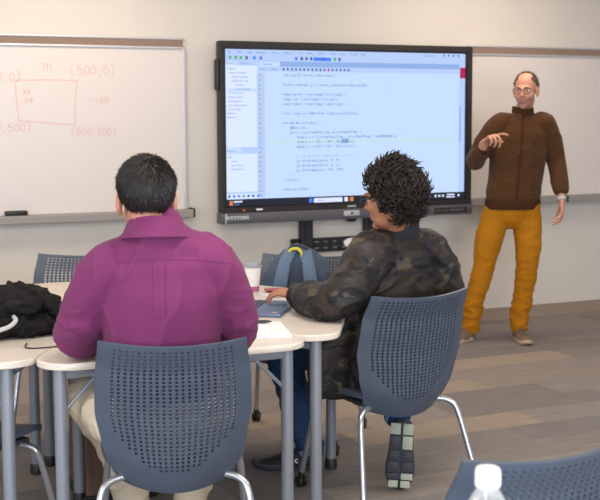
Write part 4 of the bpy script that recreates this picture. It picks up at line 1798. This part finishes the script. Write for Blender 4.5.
# ---- the standing man
org = V((1.40, 7.95, 0))
pcn = thing('person', 'standing person in brown zip sweater and mustard trousers pointing with raised hand', 'person', org, 0)
HCm = Tm((1.488, 7.95, 1.672), PI + .42, -.04) 
HCm = Tm((1.488, 7.95, 1.672), PI - .42, -.04)
mb = MB()
neck = V((1.475, 7.985, 1.50))
Rr = V((.985, .17, 0))
F = V((.17, -.985, 0))
shR, shL = V((1.325, 7.96, 1.455)), V((1.625, 8.00, 1.455))
armRt = [shR, V((1.235, 7.98, 1.34)), V((1.160, 7.95, 1.215)), V((1.172, 7.83, 1.262)), V((1.190, 7.745, 1.338))]
armLf = [shL, V((1.685, 8.02, 1.32)), V((1.715, 8.02, 1.20)), V((1.725, 7.96, 1.08)), V((1.728, 7.90, .955))]
legR_ = [V((1.325, 7.98, .90)), V((1.265, 7.98, .70)), V((1.225, 7.97, .49)), V((1.175, 8.00, .28)), V((1.150, 8.02, .09))]
legL_ = [V((1.505, 7.98, .90)), V((1.52, 7.97, .70)), V((1.515, 7.96, .49)), V((1.495, 8.0, .28)), V((1.478, 8.02, .09))]
tor = [V((1.41, 7.98, .86)), V((1.415, 7.98, 1.0)), V((1.44, 7.985, 1.2)), V((1.465, 7.985, 1.36)), V((1.475, 7.985, 1.45)), V((1.475, 7.985, 1.50)), V((1.477, 7.985, 1.55))]
head_prims(mb, HCm, 1.0, neck - V((0, 0, .03)), .054)
mb.limb([(p, a, b) for p, (a, b) in zip(tor, ((.155, .10), (.15, .10), (.16, .105), (.17, .105), (.15, .085), (.09, .065), (.055, .052)))], seg=24, ref=Rr)
for A in (armRt, armLf):
    mb.limb([(p, r) for p, r in zip(A, (.05, .045, .04, .036, .027))], seg=14)
for A in (legR_, legL_):
    mb.limb([(p, r) for p, r in zip(A, (.085, .072, .052, .048, .036))], seg=16)
# pointing hand: index out, the rest folded
yv = V((.42, -.80, .42)).normalized()
zv = V((-.30, .35, .95))
zv = (zv - yv * zv.dot(yv)).normalized()
xv = yv.cross(zv)
HP = Matrix(((xv.x, yv.x, zv.x, 1.194), (xv.y, yv.y, zv.y, 7.732), (xv.z, yv.z, zv.z, 1.346), (0, 0, 0, 1)))
hand_prims(mb, HP, [(.25, .25, .15), (.9, 1.1, .6), (1.1, 1.2, .7), (1.2, 1.2, .7)], thumb=(.4, .5), side=-1, sc=1.1)
yv = V((.02, -.16, -.98)).normalized()
zv = V((.96, -.25, 0.0))
zv = (zv - yv * zv.dot(yv)).normalized()
xv = yv.cross(zv)
HL = Matrix(((xv.x, yv.x, zv.x, 1.728), (xv.y, yv.y, zv.y, 7.897), (xv.z, yv.z, zv.z, .945), (0, 0, 0, 1)))
hand_prims(mb, HL, [(.35, .5, .3), (.45, .6, .35), (.5, .7, .4), (.55, .7, .4)], thumb=(.5, .45), side=-1)
me = remesh(mb, 0.004, 3)
inv = face_detail(me, HCm, 1.0)
for k in ('skinC', 'lips', 'stubble'):
    me.materials.append(M[k])


def pm(c):
    q = inv @ c
    if q.length < .2:
        if abs(q.x) < .025 and abs(q.z + .066) < .010 and q.y > .075:
            return 1
        if q.z < -.045 and q.y > .0 and q.z > -.125:
            return 2
    return 0


paint(me, pm)
link('body', me, 'skinC', pcn, angle=180, offset=org)
eyes(pcn, HCm, org)
glasses(pcn, HCm, org)
mb = MB()
hradC, hcC = (.0775, .0985, .0875), (0, -.018, .035)


def keepC(d):
    if d.y > .62:
        return False
    if d.z > .80:
        return d.y < .12
    if d.y > .25:
        return d.z > .12 + (d.y - .25) * 1.0 and abs(d.x) > .62
    return d.z > (-.35 if d.y < -.1 else -.02)


scalp(mb, HCm, hradC, hcC, keepC)
n = 0
while n < 900:
    d = V((hrnd.gauss(0, 1), hrnd.gauss(0, 1), hrnd.gauss(0, 1))).normalized()
    if not keepC(d):
        continue
    p = V(hcC) + V((d.x * hradC[0], d.y * hradC[1], d.z * hradC[2])) * .985
    tuft(mb, HCm @ p, HCm.to_3x3() @ (d * .5 + V((0, .3, -.5 if d.z < .6 else .1)) + V((hrnd.gauss(0, .3), hrnd.gauss(0, .3), hrnd.gauss(0, .3)))), .014, .002, n=2, seg=3)
    n += 1
mb.build('hair', 'hairC', pcn, angle=60, recalc=False, offset=org)

# sweater
mb = MB()
mb.limb([(p, a, b) for p, (a, b) in zip([V((1.42, 7.98, .91)), V((1.422, 7.98, 1.0)), V((1.435, 7.985, 1.12)), V((1.45, 7.985, 1.26)), V((1.468, 7.985, 1.38)), V((1.475, 7.985, 1.455)), V((1.475, 7.985, 1.50)), V((1.476, 7.985, 1.525))],
         ((.180, .13), (.182, .135), (.18, .135), (.188, .135), (.182, .12), (.160, .098), (.105, .08), (.068, .066)))], seg=32, ref=Rr, rnd=False)
mb.limb([(p, r) for p, r in zip([V((1.40, 7.985, 1.445))] + armRt[:4] + [armRt[3].lerp(armRt[4], .35)], (.068, .074, .070, .062, .056, .050))], seg=20, sub=5)
mb.limb([(p, r) for p, r in zip([V((1.55, 7.985, 1.45))] + armLf[:4] + [armLf[3].lerp(armLf[4], .45)], (.068, .074, .070, .062, .056, .050))], seg=20, sub=5)
me = remesh(mb, 0.008, 3)
displace(me, folds(.0055, 7, (1.3, 1, .9), 5.5))
trc = bvh(me)
sw = link('sweater', me, 'sweater', pcn, angle=180, offset=org)
mb = MB()
strip_on(mb, trc, [V((1.462 - .045 * (i / 30) + .0, 6, 1.51 - .57 * i / 30)) for i in range(31)], (0, 1, 0), .016, (1, 0, 0), .003)
mb.build('zip', 'rib', sw, smooth=False, recalc=False, offset=org)


def hemC(a):
    c, s = math.cos(a), math.sin(a)
    ctr = V((1.418, 7.98, 0))
    P = lambda r, z: ctr + Rr * (c * .183 * r) + F * (s * .138 * r) + V((0, 0, z))
    return [P(1.0, .895), P(1.03, .92), P(1.03, .945), P(1.0, .965), P(.9, .965), P(.9, .895)]


band(hemC, 64).build('waistband', 'rib', sw, angle=50, offset=org)


def collarC(a):
    c, s = math.cos(a), math.sin(a)
    ctr = V((1.476, 7.982, 0))
    z1 = 1.572 - .02 * max(0, s) ** 2
    P = lambda r, z: ctr + Rr * (c * .066 * r) + F * (s * .066 * r) + V((0, 0, z))
    return [P(1.22, 1.495), P(1.1, 1.53), P(1.05, z1), P(.93, z1), P(.93, 1.495)]


band(collarC).build('collar', 'rib', sw, angle=50, offset=org)
for A, k0, k1, r in ((armRt, .25, .62, .047), (armLf, .28, .62, .045)):
    a, b = A[3].lerp(A[4], k0), A[3].lerp(A[4], k1)
    mb = MB()
    mb.limb([(a, r + .006), (b, r - .002)], seg=20, sub=2, rnd=False)
    mb.build('cuff', 'rib', sw, offset=org)
# wristwatch on the hanging arm
a, b = armLf[3].lerp(armLf[4], .86), armLf[3].lerp(armLf[4], 1.0)
mb = MB()
mb.limb([(a, .035, .033), (b, .033, .031)], seg=24, sub=2, rnd=False)
wt = mb.build('wristwatch', 'barlight', pcn, offset=org)
mb = MB()
mb.box(a.lerp(b, .5) + V((.036, -.008, .002)), (.012, .036, .040), .004)
mb.build('watch_case', 'black', wt, offset=org)

# trousers
mb = MB()
mb.limb([(V((1.415, 7.98, .865)), .165, .118), (V((1.415, 7.98, .95)), .165, .115)], seg=28, ref=Rr)
for A in (legR_, legL_):
    mb.limb([(p, r) for p, r in zip(A, (.096, .089, .071, .063, .058))], seg=20, sub=5)
me = remesh(mb, 0.008, 3)


def foldC(c, n):
    a = .006
    if c.z < .28:
        a = .013
    r = ridge(c, 8, (1, 1, 2.2 if c.z < .55 else 1.2), 2)
    return c + n * (a * max(0, r) ** 2 + .004 * noise.noise(c * 9))


displace(me, foldC)
link('trousers', me, 'mustard', pcn, angle=180, offset=org)
shoe(pcn, Tm((1.175, 8.055, 0), PI - .75), org, 'suede', 'sole', 'suede', L=.285)
shoe(pcn, Tm((1.470, 8.07, 0), PI + .12), org, 'suede', 'sole', 'suede', L=.285)
